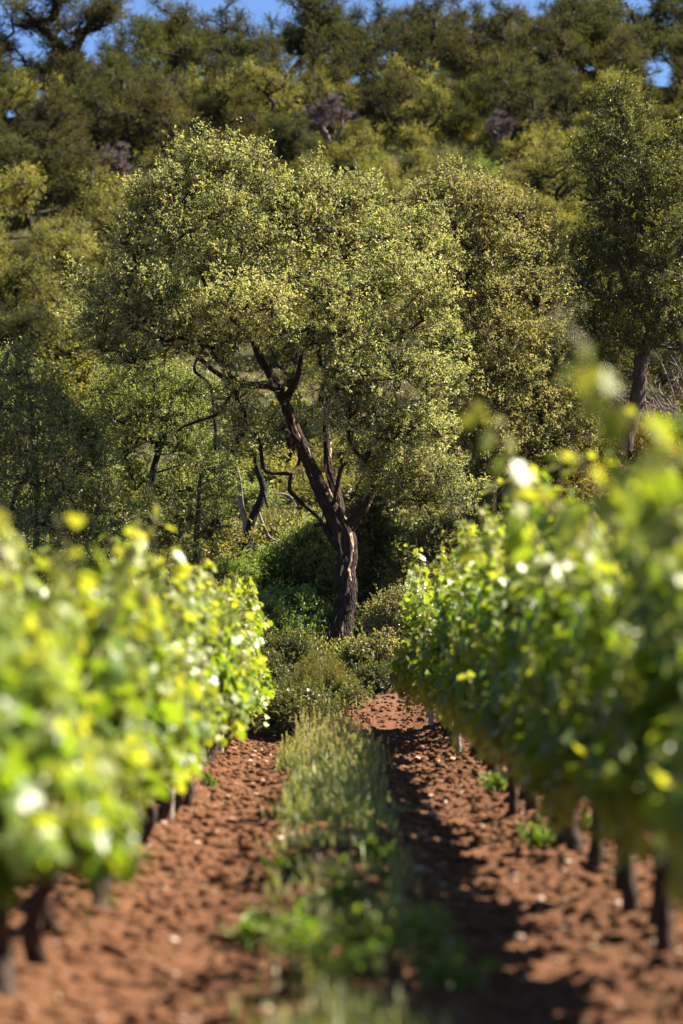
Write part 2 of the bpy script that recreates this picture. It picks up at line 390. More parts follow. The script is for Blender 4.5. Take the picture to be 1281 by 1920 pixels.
tag(obj('stones', lumps(420, 5, 0.012, 0.04, (-1.2, 1.5), (7.5, 36)), M_STONE), 'small pale stones scattered over the red soil', 'stones', kind='stuff')

# ------------------------------------------------------------------ branch growth
def grow(nodes, parents, targets, rng, sag=0.15, jit=0.08, seg=4, minidx=0):
    """joins every target to the nearest earlier node; returns the chains as index lists"""
    nodes = [np.asarray(p, float) for p in nodes]; parents = list(parents)
    N0 = len(nodes); leafn = []; chains = []
    base = nodes[minidx]
    order = np.argsort([np.linalg.norm(t - base) for t in targets])
    for ti in order:
        t = targets[ti]
        arr = np.array(nodes[minidx:]); d = np.linalg.norm(arr - t, axis=1)
        lowness = np.maximum(0, arr[:, 2] - t[2] + 0.05) * 1.5           # branches rise
        k = int(np.argmin(d + lowness)) + minidx
        a = nodes[k]; L = np.linalg.norm(t - a)
        pa = nodes[parents[k]] if parents[k] >= 0 else a - np.array([0, 0, 0.3])
        d0 = nrm((a - pa)[None])[0]
        c = a + d0 * L * 0.35 + np.array([0, 0, sag * L])
        n = max(2, seg); chain = [k]; prev = k
        for q in range(1, n + 1):
            s = q / n
            p = (1 - s) ** 2 * a + 2 * s * (1 - s) * c + s * s * t
            if q < n: p = p + rng.normal(size=3) * jit * L * 0.5
            nodes.append(p); parents.append(prev); prev = len(nodes) - 1; chain.append(prev)
        leafn.append(prev); chains.append(chain)
    cnt = np.zeros(len(nodes))
    for l in leafn:
        k = l
        while k >= 0: cnt[k] += 1; k = parents[k]
    return np.array(nodes), parents, chains, cnt

def clump_leaves(mbl, mbt, c, r, n, rng, size, young=0.3, flat=0.8, twig=True, per=9, spread=0.22, updir=0.4, yvar=0.25, width=0.5):
    """sprigs set through a clump, denser towards its outside, each a twig with leaves round its end"""
    ns = max(3, n // per)
    d = rdir(rng, ns); d[:, 2] = d[:, 2] * 0.9 + 0.18; d = nrm(d)
    rr = rng.rand(ns) ** 0.45
    rad = r * (0.70 + 0.46 * rng.rand(ns))
    P = c + d * (rr * rad)[:, None] * np.array([1, 1, flat])
    tip = nrm(d + np.array([0, 0, updir]) + rng.normal(size=(ns, 3)) * 0.45)
    sl = size * (2.2 + 3.6 * rng.rand(ns))
    if twig:
        A = c + (P - c) * 0.45 + rng.normal(size=(ns, 3)) * r * 0.05
        twigs(mbt, A, P, np.full(ns, size * 0.13), np.full(ns, size * 0.08))
        twigs(mbt, P, P + tip * sl[:, None], np.full(ns, size * 0.08), np.full(ns, size * 0.03))
    m = ns * per
    Pi = np.repeat(P, per, 0); Ti = np.repeat(tip, per, 0); Si = np.repeat(sl, per)
    s = rng.rand(m)
    B = Pi + Ti * (s * Si)[:, None] + rng.normal(size=(m, 3)) * size * spread
    D = nrm(Ti * 0.55 + rdir(rng, m) * 0.9)
    Ns = nrm(tip * 0.5 + rdir(rng, ns) * 0.6 + np.array([0.15, -0.1, 0.6]))
    N = nrm(np.repeat(Ns, per, 0) + rdir(rng, m) * 0.42)
    L = size * (0.7 + 0.6 * rng.rand(m))
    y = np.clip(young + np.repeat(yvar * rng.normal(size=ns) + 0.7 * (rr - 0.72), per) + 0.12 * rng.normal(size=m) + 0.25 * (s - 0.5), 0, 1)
    leaves(mbl, B, D, N, L, L * width * (0.85 + 0.3 * rng.rand(m)), rng.rand(m), y)

# ------------------------------------------------------------------ the trees in focus, limb by limb
def px_line(lst, Y):
    """(px, py, width px, metres nearer) -> points with radius"""
    P = [np.append(at(a[0], a[1], Y - (a[3] if len(a) > 3 else 0)), a[2] * 0.415 / FPX * Y) for a in lst]
    return np.array(P)
def hero_tree(name, Y, limbs, clumps, label, cat, seed, leafmat, barkmat, nleaf, size, back=0, kr=0.0115, young=0.28, sides=14, attach_from=0.52, lump=0.22, group=None, holes=None):
    rng = np.random.RandomState(seed)
    L = [catmull(px_line(l, Y), 0.05) for l in limbs]
    base = L[0][0, :3].copy()
    root = thing(name, base, label, cat, group)
    nodes = []; par = []
    for li, l in enumerate(L):
        b = MB(); tube(b, l[:, :3] - base, l[:, 3], sides if li == 0 else max(8, sides - 4), lump, rng, off=li * 3.7)
        o = obj('trunk' if li == 0 else 'limb', b, barkmat, root)
        s0 = int(len(l) * (attach_from if li == 0 else 0.5))
        prev = -1
        for k in range(s0, len(l), 4):
            nodes.append(l[k, :3]); par.append(prev); prev = len(nodes) - 1
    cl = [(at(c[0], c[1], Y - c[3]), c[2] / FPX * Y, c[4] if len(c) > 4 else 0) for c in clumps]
    for k in range(back):
        q = clumps[rng.randint(len(clumps))]
        cl.append((at(q[0] + rng.normal() * 30, q[1] + rng.normal() * 25, Y + 0.9 + 1.6 * rng.rand()), q[2] * 1.05 / FPX * Y, 0))
    N, P_, chains, cnt = grow(nodes, par, [c[0] for c in cl], rng, 0.1, 0.16, 6)
    bt = MB()
    for ch in chains:
        pts = N[ch] - base; r = np.minimum(kr * np.maximum(cnt[ch], 0.6) ** 0.5, 0.032)
        r[0] = r[1]
        q = catmull(np.hstack([pts, r[:, None]]), 0.09)
        tube(bt, q[:, :3], q[:, 3], 6, 0.15, rng)
    bl = MB()
    for c, r, bright in cl:  # bright: sunlight put into the leaf colour of chosen clumps
        cc = c - base
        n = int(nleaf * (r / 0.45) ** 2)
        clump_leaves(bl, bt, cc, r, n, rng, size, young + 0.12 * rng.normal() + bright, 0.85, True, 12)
        # loose sprays reaching out of the clump
        for q in range(6):
            d = rdir(rng, 1)[0]; d[2] = abs(d[2]) * 0.9 + 0.05
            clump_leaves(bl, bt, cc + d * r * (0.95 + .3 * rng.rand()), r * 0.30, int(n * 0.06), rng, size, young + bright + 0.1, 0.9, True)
    obj('branches', bt, barkmat, root)
    obj('crown', bl, leafmat, root)
    return root

TRUNK = [(612, 1250, 88), (626, 1215, 66), (637, 1185, 56), (645, 1150, 50), (652, 1110, 46), (648, 1070, 44), (652, 1035, 46), (645, 1000, 50), (628, 968, 44), (610, 935, 40), (592, 895, 34), (575, 855, 32), (556, 812, 28), (541, 770, 26), (522, 730, 24), (506, 700, 21), (488, 670, 19), (474, 630, 16), (466, 580, 14), (458, 520, 12), (452, 460, 9), (440, 390, 6)]
LIMB_R = [(645, 1005, 36), (658, 985, 30, .05), (676, 962, 26, .1), (691, 935, 23, .1), (703, 905, 19, .1), (718, 850, 17, -.2), (738, 780, 15, -.3), (748, 700, 14, -.2), (752, 640, 12, -.1), (766, 560, 8)]
LIMB_M = [(632, 985, 26, -.1), (636, 950, 24, -.3), (627, 915, 22, -.4), (616, 880, 20, -.4), (613, 835, 18, -.4), (612, 780, 15, -.5), (622, 720, 12, -.5), (645, 640, 10, -.4), (655, 560, 8, -.3), (650, 470, 5, -.2)]
LIMB_B = [(648, 1040, 22, -.12), (628, 1015, 22, -.1), (612, 994, 16, -.15), (598, 972, 5, -.4)]
LIMB_L = [(520, 728, 20), (500, 722, 18, .15), (470, 722, 16, .2), (438, 716, 15, .3), (405, 698, 13, .3), (370, 668, 11, .3), (330, 640, 9, .2), (270, 620, 6)]
LIMB_L2 = [(452, 722, 9, .25), (430, 745, 8, .3), (410, 775, 7, .3), (375, 788, 7, .3), (345, 800, 5, .3), (330, 812, 3, .3)]
LIMB_C = [(533, 752, 20), (545, 732, 18, .1), (556, 712, 15, .15), (562, 690, 12, .2), (568, 655, 10, .2), (585, 600, 8, .2), (590, 520, 6, .1)]
LIMB_U = [(478, 645, 13), (440, 600, 11, .2), (400, 560, 9, .2), (370, 500, 8, .1), (345, 430, 6), (350, 350, 4)]
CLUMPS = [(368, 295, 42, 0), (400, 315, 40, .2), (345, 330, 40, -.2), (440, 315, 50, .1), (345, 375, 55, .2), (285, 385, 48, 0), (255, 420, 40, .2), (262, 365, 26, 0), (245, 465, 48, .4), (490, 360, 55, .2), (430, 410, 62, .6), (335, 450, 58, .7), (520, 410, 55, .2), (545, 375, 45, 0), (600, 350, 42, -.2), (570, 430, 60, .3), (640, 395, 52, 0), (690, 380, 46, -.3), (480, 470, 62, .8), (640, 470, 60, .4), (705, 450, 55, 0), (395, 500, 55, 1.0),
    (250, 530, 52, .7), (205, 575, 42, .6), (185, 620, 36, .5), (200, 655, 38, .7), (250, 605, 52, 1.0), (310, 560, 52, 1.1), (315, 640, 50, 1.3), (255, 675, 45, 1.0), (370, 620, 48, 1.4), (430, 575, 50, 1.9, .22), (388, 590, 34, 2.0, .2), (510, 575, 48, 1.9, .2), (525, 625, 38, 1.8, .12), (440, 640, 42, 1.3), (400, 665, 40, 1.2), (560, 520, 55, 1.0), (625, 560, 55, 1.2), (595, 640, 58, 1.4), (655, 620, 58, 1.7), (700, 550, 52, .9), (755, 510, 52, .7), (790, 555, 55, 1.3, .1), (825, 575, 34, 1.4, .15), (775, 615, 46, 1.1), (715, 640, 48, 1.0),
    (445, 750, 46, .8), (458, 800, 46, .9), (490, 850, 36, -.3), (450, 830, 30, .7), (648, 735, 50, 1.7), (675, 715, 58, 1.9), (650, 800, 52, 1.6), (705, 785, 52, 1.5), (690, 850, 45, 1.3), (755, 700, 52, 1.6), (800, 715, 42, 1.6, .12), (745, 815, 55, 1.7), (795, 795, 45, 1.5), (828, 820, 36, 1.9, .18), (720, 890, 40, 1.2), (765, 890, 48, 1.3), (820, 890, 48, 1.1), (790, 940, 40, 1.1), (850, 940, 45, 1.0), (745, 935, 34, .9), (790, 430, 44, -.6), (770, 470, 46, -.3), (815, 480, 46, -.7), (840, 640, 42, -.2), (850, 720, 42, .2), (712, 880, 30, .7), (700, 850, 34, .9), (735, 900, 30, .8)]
hero_tree('cork_oak', 44.0, [TRUNK, LIMB_R, LIMB_M, LIMB_B, LIMB_L, LIMB_L2, LIMB_C, LIMB_U], CLUMPS,
          'large cork oak at the end of the path, dark forked trunk streaked with pale cracks', 'tree', 11, M_OAK, M_CORK, 1450, 0.051, back=16)

R_TRUNK = [(905, 985, 40), (925, 955, 30), (945, 920, 27), (962, 890, 25), (972, 850, 22), (960, 790, 20), (945, 730, 18), (935, 660, 15), (930, 580, 12), (920, 480, 8), (915, 400, 5)]
R_L1 = [(965, 860, 20), (930, 815, 18, .3), (895, 795, 17, .6), (860, 780, 15, .8), (830, 768, 12, 1.0), (800, 740, 8, 1.0)]
R_L2 = [(945, 730, 14), (985, 670, 12, .2), (1010, 600, 10, .2), (1010, 500, 8), (985, 430, 5)]
R_CL = [(815, 375, 45, .2), (850, 350, 40, 0), (880, 380, 50, .3), (930, 405, 50, .2), (975, 415, 46, .1), (1015, 445, 40, 0), (850, 440, 55, .5), (910, 470, 58, .6), (975, 490, 55, .5), (1035, 495, 40, .2), (800, 430, 45, .2), (865, 530, 55, .8), (930, 560, 58, 1.0), (1000, 560, 52, .7), (1045, 570, 38, .4), (880, 610, 52, 1.2), (945, 640, 55, 1.4), (1010, 640, 48, 1.0), (860, 670, 45, 1.2), (905, 700, 50, 1.5), (970, 710, 52, 1.3), (1040, 700, 45, .8), (1000, 770, 50, 1.2), (1060, 760, 42, .8), (930, 770, 48, 1.6), (870, 820, 45, 1.4), (930, 850, 48, 1.5), (990, 840, 46, 1.1), (1040, 830, 40, .9), (890, 890, 44, 1.2), (1090, 810, 42, .8), (975, 900, 38, 1.0)]
hero_tree('cork_oak', 47.0, [R_TRUNK, R_L1, R_L2], R_CL, 'broad pale cork oak behind the right vine row, its crown meeting the large oak', 'tree', 23, M_OAKY, M_CORK, 1450, 0.051, back=14, young=0.46)

H_TRUNK = [(1172, 845, 34), (1180, 800, 32), (1194, 750, 34), (1200, 705, 32), (1205, 670, 27), (1222, 620, 24), (1240, 570, 22), (1258, 520, 20), (1272, 480, 18), (1290, 430, 14), (1300, 360, 10), (1290, 300, 6)]
H_L1 = [(1222, 625, 15), (1200, 580, 13, .2), (1172, 530, 14, .3), (1160, 480, 13, .3), (1155, 410, 12, .2), (1158, 350, 9), (1165, 280, 7), (1170, 210, 4)]
H_L2 = [(1258, 520, 11), (1230, 450, 10, .3), (1215, 380, 8, .3), (1220, 320, 5, .1)]
H_CL = [(1160, 165, 26, 0), (1150, 205, 36, 0), (1185, 225, 42, .2), (1130, 255, 34, 0), (1165, 275, 48, .4), (1215, 280, 46, .2), (1105, 300, 32, 0), (1130, 325, 46, .4), (1190, 335, 55, .8), (1250, 320, 48, .4), (1280, 270, 40, 0), (1235, 385, 52, .8), (1160, 395, 48, .9), (1110, 375, 30, .2), (1290, 360, 60, .5), (1330, 420, 65, 0), (1195, 430, 46, 1.0), (1275, 440, 50, 1.2), (1120, 460, 42, .5), (1165, 490, 48, 1.0), (1225, 500, 45, 1.2), (1100, 520, 36, .5), (1140, 560, 46, .9), (1195, 570, 44, 1.2), (1250, 570, 42, 1.3), (1300, 540, 52, .9), (1110, 610, 38, .7), (1160, 635, 42, .9), (1215, 650, 34, 1.0), (1275, 630, 40, 1.0), (1325, 600, 55, .4), (1130, 690, 36, .8), (1340, 500, 55, 0)]
hero_tree('holm_oak', 48.0, [H_TRUNK, H_L1, H_L2], H_CL, 'tall dark evergreen oak at the right edge with a leaning knobbly grey trunk', 'tree', 31, M_HOLM, M_HOLMB, 1600, 0.048, back=14, young=0.22)

S_TRUNK = [(283, 1000, 18), (284, 930, 17), (288, 880, 16), (298, 845, 14), (308, 820, 14), (312, 790, 11), (322, 750, 8), (330, 700, 5)]
S_L1 = [(308, 822, 9), (302, 780, 8), (292, 740, 6), (280, 700, 4)]
S_CL = [(200, 735, 42, 0), (240, 715, 42, 0), (290, 710, 46, .2), (345, 730, 44, .2), (385, 745, 40, 0), (215, 785, 46, .3), (265, 775, 46, .4), (330, 785, 46, .5), (385, 800, 42, .3), (240, 845, 42, .4), (375, 860, 42, .5), (330, 850, 36, .6), (400, 910, 38, .3), (345, 920, 38, .5), (250, 900, 36, .4), (300, 940, 34, .6)]
hero_tree('young_oak', 49.0, [S_TRUNK, S_L1], S_CL, 'slender young oak with a thin dark trunk under the large oak left side', 'tree', 37, M_SUNTINT, M_BARK, 1300, 0.046, back=8, young=0.35, sides=8)
B_TRUNK = [(366, 1070, 15), (368, 1010, 14), (372, 960, 11), (374, 915, 8), (378, 880, 5)]
B_L1 = [(369, 1000, 6), (400, 990, 5, .1), (430, 985, 4, .1), (450, 990, 2)]
B_CL = [(395, 985, 36, -.2), (350, 975, 36, .1), (410, 930, 34, 0), (330, 1020, 40, .3), (290, 1000, 40, .2), (395, 880, 34, 0), (350, 1060, 38, .5), (260, 1060, 40, .4)]
hero_tree('young_oak', 47.0, [B_TRUNK, B_L1], B_CL, 'low bushy young oak with a brown stem beside the burnt trunk', 'tree', 39, M_YOUNG, M_HOLMB, 1200, 0.046, back=4, young=0.22, sides=8)
L_TRUNK = [(60, 1180, 20), (62, 1080, 17), (70, 980, 14), (66, 880, 12), (60, 780, 8), (50, 680, 4)]
L_L1 = [(68, 1000, 12), (110, 930, 10, .3), (150, 870, 8, .4), (180, 820, 5, .4)]
L_CL = [(35, 665, 22, 0), (25, 700, 30, 0), (55, 730, 36, .1), (20, 770, 44, 0), (90, 770, 40, .2), (60, 810, 46, .5), (130, 800, 42, .3), (165, 825, 40, .3), (15, 850, 46, .2), (105, 860, 48, .7), (160, 885, 44, .6), (195, 870, 32, .4), (50, 900, 48, .7), (120, 930, 48, .9), (175, 945, 44, .7), (20, 970, 46, .5), (80, 990, 48, 1.0), (145, 1010, 48, .9), (195, 1010, 40, .6), (40, 1060, 48, .9), (110, 1080, 48, 1.0), (180, 1080, 46, .8), (-30, 900, 50, 0), (-25, 800, 45, 0)]
hero_tree('young_oak', 43.0, [L_TRUNK, L_L1], L_CL, 'dense green oak at the left edge rising behind the left vine row', 'tree', 41, M_SUNTINT, M_HOLMB, 1500, 0.046, back=8, young=0.28, sides=8)

# ------------------------------------------------------------------ burnt and dead wood
def wood(name, lines, Y, label, cat, m, sides=9, group=None, part='stem'):
    L = [catmull(px_line(l, Y), 0.06) for l in lines]; base = L[0][0, :3].copy()
    root = thing(name, base, label, cat, group)
    for k, l in enumerate(L):
        b = MB(); tube(b, l[:, :3] - base, l[:, 3], sides, 0.2, None, off=k * 2.1); obj('trunk' if k == 0 else part, b, m[min(k, len(m) - 1)], root)
    return root
wood('burnt_tree', [[(455, 1085, 26), (460, 1050, 24), (463, 1010, 22), (474, 970, 20), (488, 940, 18), (494, 915, 16), (484, 885, 13), (478, 850, 10), (470, 800, 6)], [(462, 1012, 16), (460, 980, 14), (452, 945, 13), (449, 905, 11), (444, 870, 10), (448, 830, 7), (440, 780, 4)], [(449, 905, 8), (436, 885, 6, .1), (425, 900, 4, .2)], [(494, 915, 7), (498, 935, 6, .1), (503, 955, 3, .1)]], 54.0,
     'charred black trunk with a bleached grey fork left of the large cork oak', 'tree', [M_BURNT, M_DEAD, M_DEAD, M_BURNT], part='fork')
def dead_bush(name, px, py, Y, wpx, hpx, label, seed, m, n=46, lean=-0.4):
    rng = np.random.RandomState(seed); c = at(px, py, Y); c[2] = max(c[2], gz1(c[0], Y)); k = Y / FPX
    root = thing(name, c, label, 'dead bush'); b = MB()
    for i in range(n):
        a = np.array([rng.normal() * wpx * .2 * k, rng.normal() * .5, 0])
        d = np.array([lean * 0.6 + rng.normal() * .55, rng.normal() * .3, 0.9]); L = hpx * k * (0.5 + 0.6 * rng.rand())
        p = [a]
        for q in range(6):
            d = nrm((d + rng.normal(size=3) * .28 + np.array([lean * .12, 0, -.06]))[None])[0]; p.append(p[-1] + d * L / 6)
        r = np.linspace(0.022, 0.006, 7) * (0.6 + 0.7 * rng.rand()); tube(b, p, r, 5, 0.1)
        A = []; B = []
        for q in range(1, 7):
            for s in range(3):
                A.append(p[q]); B.append(p[q] + (nrm((d + rng.normal(size=3) * .7)[None])[0]) * L * .22 * rng.rand())
        twigs(b, A, B, np.full(len(A), .006), np.full(len(A), .003))
    obj('branches', b, m, root); return root
dead_bush('dead_bush', 1262, 845, 52.0, 150, 205, 'tangle of bare grey branches behind the leaning trunk at the right edge', 51, M_DEADTW, 60)
def fallen(pts, Y, label, r=5):
    l = catmull(px_line([(a, b, w) for a, b, w in pts], Y), 0.08); base = l[0, :3].copy()
    root = thing('fallen_branch', base, label, 'fallen branch')
    b = MB(); tube(b, l[:, :3] - base, l[:, 3], 7, 0.15); obj('stem', b, M_DEAD, root)
    rng = np.random.RandomState(int(pts[0][0])); A = l[4:-2:3, :3] - base
    if len(A):
        B = A + rdir(rng, len(A)) * 0.22; b2 = MB(); twigs(b2, A, B, np.full(len(A), .012), np.full(len(A), .005)); obj('side_branch', b2, M_DEAD, root)
fallen([(484, 955, 6), (494, 985, 7), (508, 1010, 7), (530, 1016, 5)], 55.0, 'bleached fallen branch bent like an elbow in the clearing right of the burnt trunk')
fallen([(440, 1008, 4), (470, 1012, 6), (500, 1006, 6), (527, 1018, 4)], 56.0, 'pale fallen branch lying flat behind the burnt trunk')
fallen([(515, 925, 3), (535, 927, 6), (548, 935, 4), (556, 950, 3)], 60.0, 'short white fallen stick high in the clearing under the cork oak')
fallen([(735, 1000, 3), (728, 950, 4), (722, 900, 3)], 50.0, 'thin grey dead stick upright in the shrubs right of the forked trunk')

# ------------------------------------------------------------------ shrubs
def shrub(name, px, top, Y, wpx, label, m, seed, kind='leafy', n=1, size=0.045, young=0.3, flowers=0, stem=None, group=None, cat='shrub', depth=1.0, hmin=0.35):
    rng = np.random.RandomState(seed); p = at(px, top, Y); g = gz1(p[0], Y); H = max(hmin, p[2] - g); Rw = wpx / 2 / FPX * Y
    root = thing(name, (p[0], Y, g - 0.03), label, cat, group)
    bl = MB(); bt = MB(); cs = []
    nc = int(np.clip(15 * n * (Rw * 2) * max(H, .6), 9, 60))
    if kind == 'leafy':
        for k in range(nc):
            a = rng.rand() * 2 * PI; q = rng.rand() ** .5; h = rng.rand() ** 0.75
            w = (1 - (max(0, h - .45) / .55) ** 2 * .75) * q
            cs.append(np.array([math.cos(a) * Rw * w, math.sin(a) * Rw * w * depth, 0.12 + h * max(H - 0.25, .1)]))
        r = np.clip(0.30 * (Rw * H) ** 0.42, 0.14, 0.42)
        for c in cs:
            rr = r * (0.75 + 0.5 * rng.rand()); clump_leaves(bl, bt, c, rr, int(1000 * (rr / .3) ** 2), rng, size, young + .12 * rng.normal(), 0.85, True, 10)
            mid = c * np.array([.5, .5, .5]) + rng.normal(size=3) * .05
            tube(bt, [np.array([c[0] * .15, c[1] * .15, 0]), mid, c], [.018, .013, .007], 5)
    else:      # heath: upright wands set with needles
        nw = int(90 * n * Rw * 2 / 1.0)
        for k in range(nw):
            a = rng.rand() * 2 * PI; q = rng.rand() ** .6
            foot = np.array([math.cos(a) * Rw * .35 * q, math.sin(a) * Rw * .35 * q * depth, 0]); tipp = np.array([math.cos(a) * Rw * q, math.sin(a) * Rw * q * depth, H * (1 - .45 * q * q) * (.72 + .3 * rng.rand())])
            mid = (foot + tipp) / 2 + np.array([math.cos(a), math.sin(a), 0]) * Rw * .12
            tube(bt, [foot, mid, tipp], [.007, .005, .002], 4)
            m_ = int(230); s = 0.15 + .85 * rng.rand(m_) ** .8; s = s[:, None]
            B = (1 - s) ** 2 * foot + 2 * s * (1 - s) * mid + s * s * tipp
            B = B + rng.normal(size=(m_, 3)) * .022
            D = nrm(nrm((tipp - mid)[None]) * .9 + rdir(rng, m_) * .8)
            L = size * (.7 + .6 * rng.rand(m_)); leaves(bl, B, D, rdir(rng, m_), L, L * .28, rng.rand(m_), np.clip(young + .2 * rng.normal(size=m_) + .3 * (s[:, 0] - .6), 0, 1))
    if stem is None: stem = M_HOLMB
    obj('stems', bt, stem, root); obj('foliage', bl, m, root)
    for q in range(flowers):
        bf = MB(); P = cs[rng.randint(len(cs))] + nrm((rng.normal(size=3) + np.array([.2, -.9, .5]))[None])[0] * 0.27
        Nn = nrm((np.array([.25, -.7, .6]) + rng.normal(size=3) * .25)[None]); U = nrm(np.cross(Nn, np.array([[0, 0, 1.0]]))); Vv = np.cross(Nn, U)
        a = np.arange(5)[:, None] * 2 * PI / 5
        leaves(bf, np.repeat(P[None], 5, 0), U * np.cos(a) + Vv * np.sin(a), np.repeat(Nn, 5, 0), 0.024, 0.022, np.zeros(5), np.zeros(5))
        obj('flower', bf, M_PETAL, root)
    return root
shrub('heath_bush', 600, 1215, 37.5, 140, 'upright feathery yellow-green heath bush at the foot of the large cork oak', M_HEATH, 101, 'heath', 1.6, 0.026, .3)
shrub('heath_bush', 555, 1262, 38.3, 70, 'small browned heath bush left of the feathery yellow-green one', M_HEATH, 102, 'heath', 1.2, 0.026, .1, stem=M_DEADTW)
shrub('cistus_bush', 560, 1290, 36.4, 190, 'low olive bush dotted with white flowers at the end of the grass strip', M_HOLM, 103, size=0.038, young=.3, flowers=18, n=2.6)  # dark leaf colour stands in for shade at the path end
shrub('shrub', 500, 1225, 37.0, 110, 'dark narrow shrub against the end of the left vine row', M_HOLM, 104, size=.038, young=.15, n=2.4)  # leaves darkened in place of cast shade
shrub('shrub', 722, 1185, 39.5, 95, 'yellow-tipped leafy shrub overlapping the right side of the oak trunk base', M_SHRUBO, 105, size=.05, young=.5)
shrub('shrub', 768, 1100, 40.5, 160, 'big grey-olive shrub between the oak trunk and the right vine row', M_SHRUBO, 106, size=.034, young=.28, n=1.3)
shrub('shrub', 715, 1285, 38.0, 120, 'dark low shrub above the red bank at the end of the right track', M_HOLM, 107, size=.036, young=.1, n=2.2)  # shade put into the dark leaf colour here too
shrub('shrub', 530, 1100, 44.8, 150, 'dark lush shrub left of the oak trunk', M_SHRUBG, 108, size=.05, young=.25, n=1.3)
shrub('shrub', 470, 1120, 42.0, 160, 'shadowed green shrub behind the tip of the left vine row', M_SHRUBG, 109, size=.042, young=.1, n=1.2)
shrub('shrub', 545, 1190, 40.0, 150, 'dark leafy shrub left of the feathery heath bush', M_HOLM, 133, size=.042, young=.2, n=1.8)
shrub('shrub', 620, 1170, 46.0, 120, 'green shrub just behind the foot of the big oak', M_SHRUBG, 134, size=.045, young=.2, n=1.5)
shrub('shrub', 640, 1290, 37.4, 110, 'dark little shrub between the flowering bush and the red bank', M_HOLM, 131, size=.036, young=.15, n=2.4)
shrub('shrub', 660, 1215, 40.6, 110, 'dark green shrub directly before the foot of the big oak', M_SHRUBG, 132, size=.042, young=.15, n=1.8)
shrub('shrub', 585, 985, 49.0, 170, 'rounded pale olive shrub behind the fork of the oak trunk', M_SUNTINT, 110, size=.042, young=.5)
shrub('shrub', 500, 1040, 49.0, 170, 'mid-green shrub in front of the burnt trunk', M_SHRUBG, 111, size=.045, young=.25)
shrub('shrub', 430, 1060, 48.0, 140, 'pale green shrub left of the burnt trunk', M_SHRUBG, 112, size=.045, young=.4)
shrub('shrub', 735, 1005, 48.5, 170, 'bright green broad-leaved shrub right of the oak fork', M_SUNTINT, 113, size=.06, young=.3)
shrub('shrub', 688, 935, 46.5, 100, 'pinkish pale shrub just right of the oak fork', M_SHRUBO, 114, size=.04, young=.5)
shrub('shrub', 830, 985, 45.5, 200, 'shadowed olive shrub under the right half of the cork oak crowns', M_SHRUBO, 115, size=.04, young=.2)
shrub('shrub', 950, 950, 46.0, 230, 'sunlit olive shrub behind the middle of the right vine row', M_SHRUBO, 116, size=.042, young=.35)
shrub('shrub', 1090, 890, 47.0, 230, 'golden-green shrub behind the right vine row below the leaning trunk', M_GOLD, 117, size=.042, young=.2)
shrub('shrub', 1190, 830, 49.0, 190, 'yellow-flecked shrub at the foot of the leaning grey trunk', M_GOLD, 118, size=.04, young=.35)
shrub('shrub', 1262, 800, 50.0, 130, 'fresh green shrub in front of the bare grey branches', M_SHRUBG, 119, size=.05, young=.25)
shrub('shrub', 1310, 850, 47.5, 170, 'golden shrub at the right edge above the vine row', M_GOLD, 120, size=.042, young=.25)
shrub('shrub', 235, 1060, 42.0, 190, 'shadowed shrub behind the middle of the left vine row', M_SHRUBO, 121, size=.042, young=.15)
shrub('shrub', 380, 1100, 41.0, 170, 'brownish olive shrub behind the far half of the left vine row', M_SHRUBO, 122, size=.04, young=.15)
shrub('shrub', 40, 1110, 41.0, 230, 'dark olive shrub under the oak at the left edge', M_SHRUBO, 123, size=.042, young=.1)
for k, (px, tp, Y, w, mm, lb) in enumerate([(400, 905, 62, 200, M_YOUNG, 'tall pale shrub behind the grey fork of the burnt tree'), (520, 860, 66, 170, M_HILLL, 'pale blurred shrub seen through the gap left of the oak limb'), (470, 850, 70, 160, M_HILLL, 'hazy shrub above the burnt trunk'), (600, 900, 64, 190, M_HILLL, 'pale shrub behind the twin oak limbs'), (545, 990, 58, 150, M_HEATH, 'yellowish shrub beside the bleached fallen branches'), (720, 900, 62, 210, M_HILLL, 'blurred olive shrub behind the right oak limb'), (160, 900, 60, 240, M_HILLL, 'blurred shrub behind the oak at the left edge'), (270, 880, 64, 220, M_HILLL, 'blurred shrub behind the slender young oak'), (1180, 760, 62, 220, M_HILLD, 'dark shrub behind the leaning trunk'), (1060, 780, 60, 200, M_HILLL, 'olive shrub between the pale cork oak and the leaning trunk')]):
    shrub('shrub', px, tp, Y, w, lb, mm, 140 + k, size=.06, young=.3, n=.8)

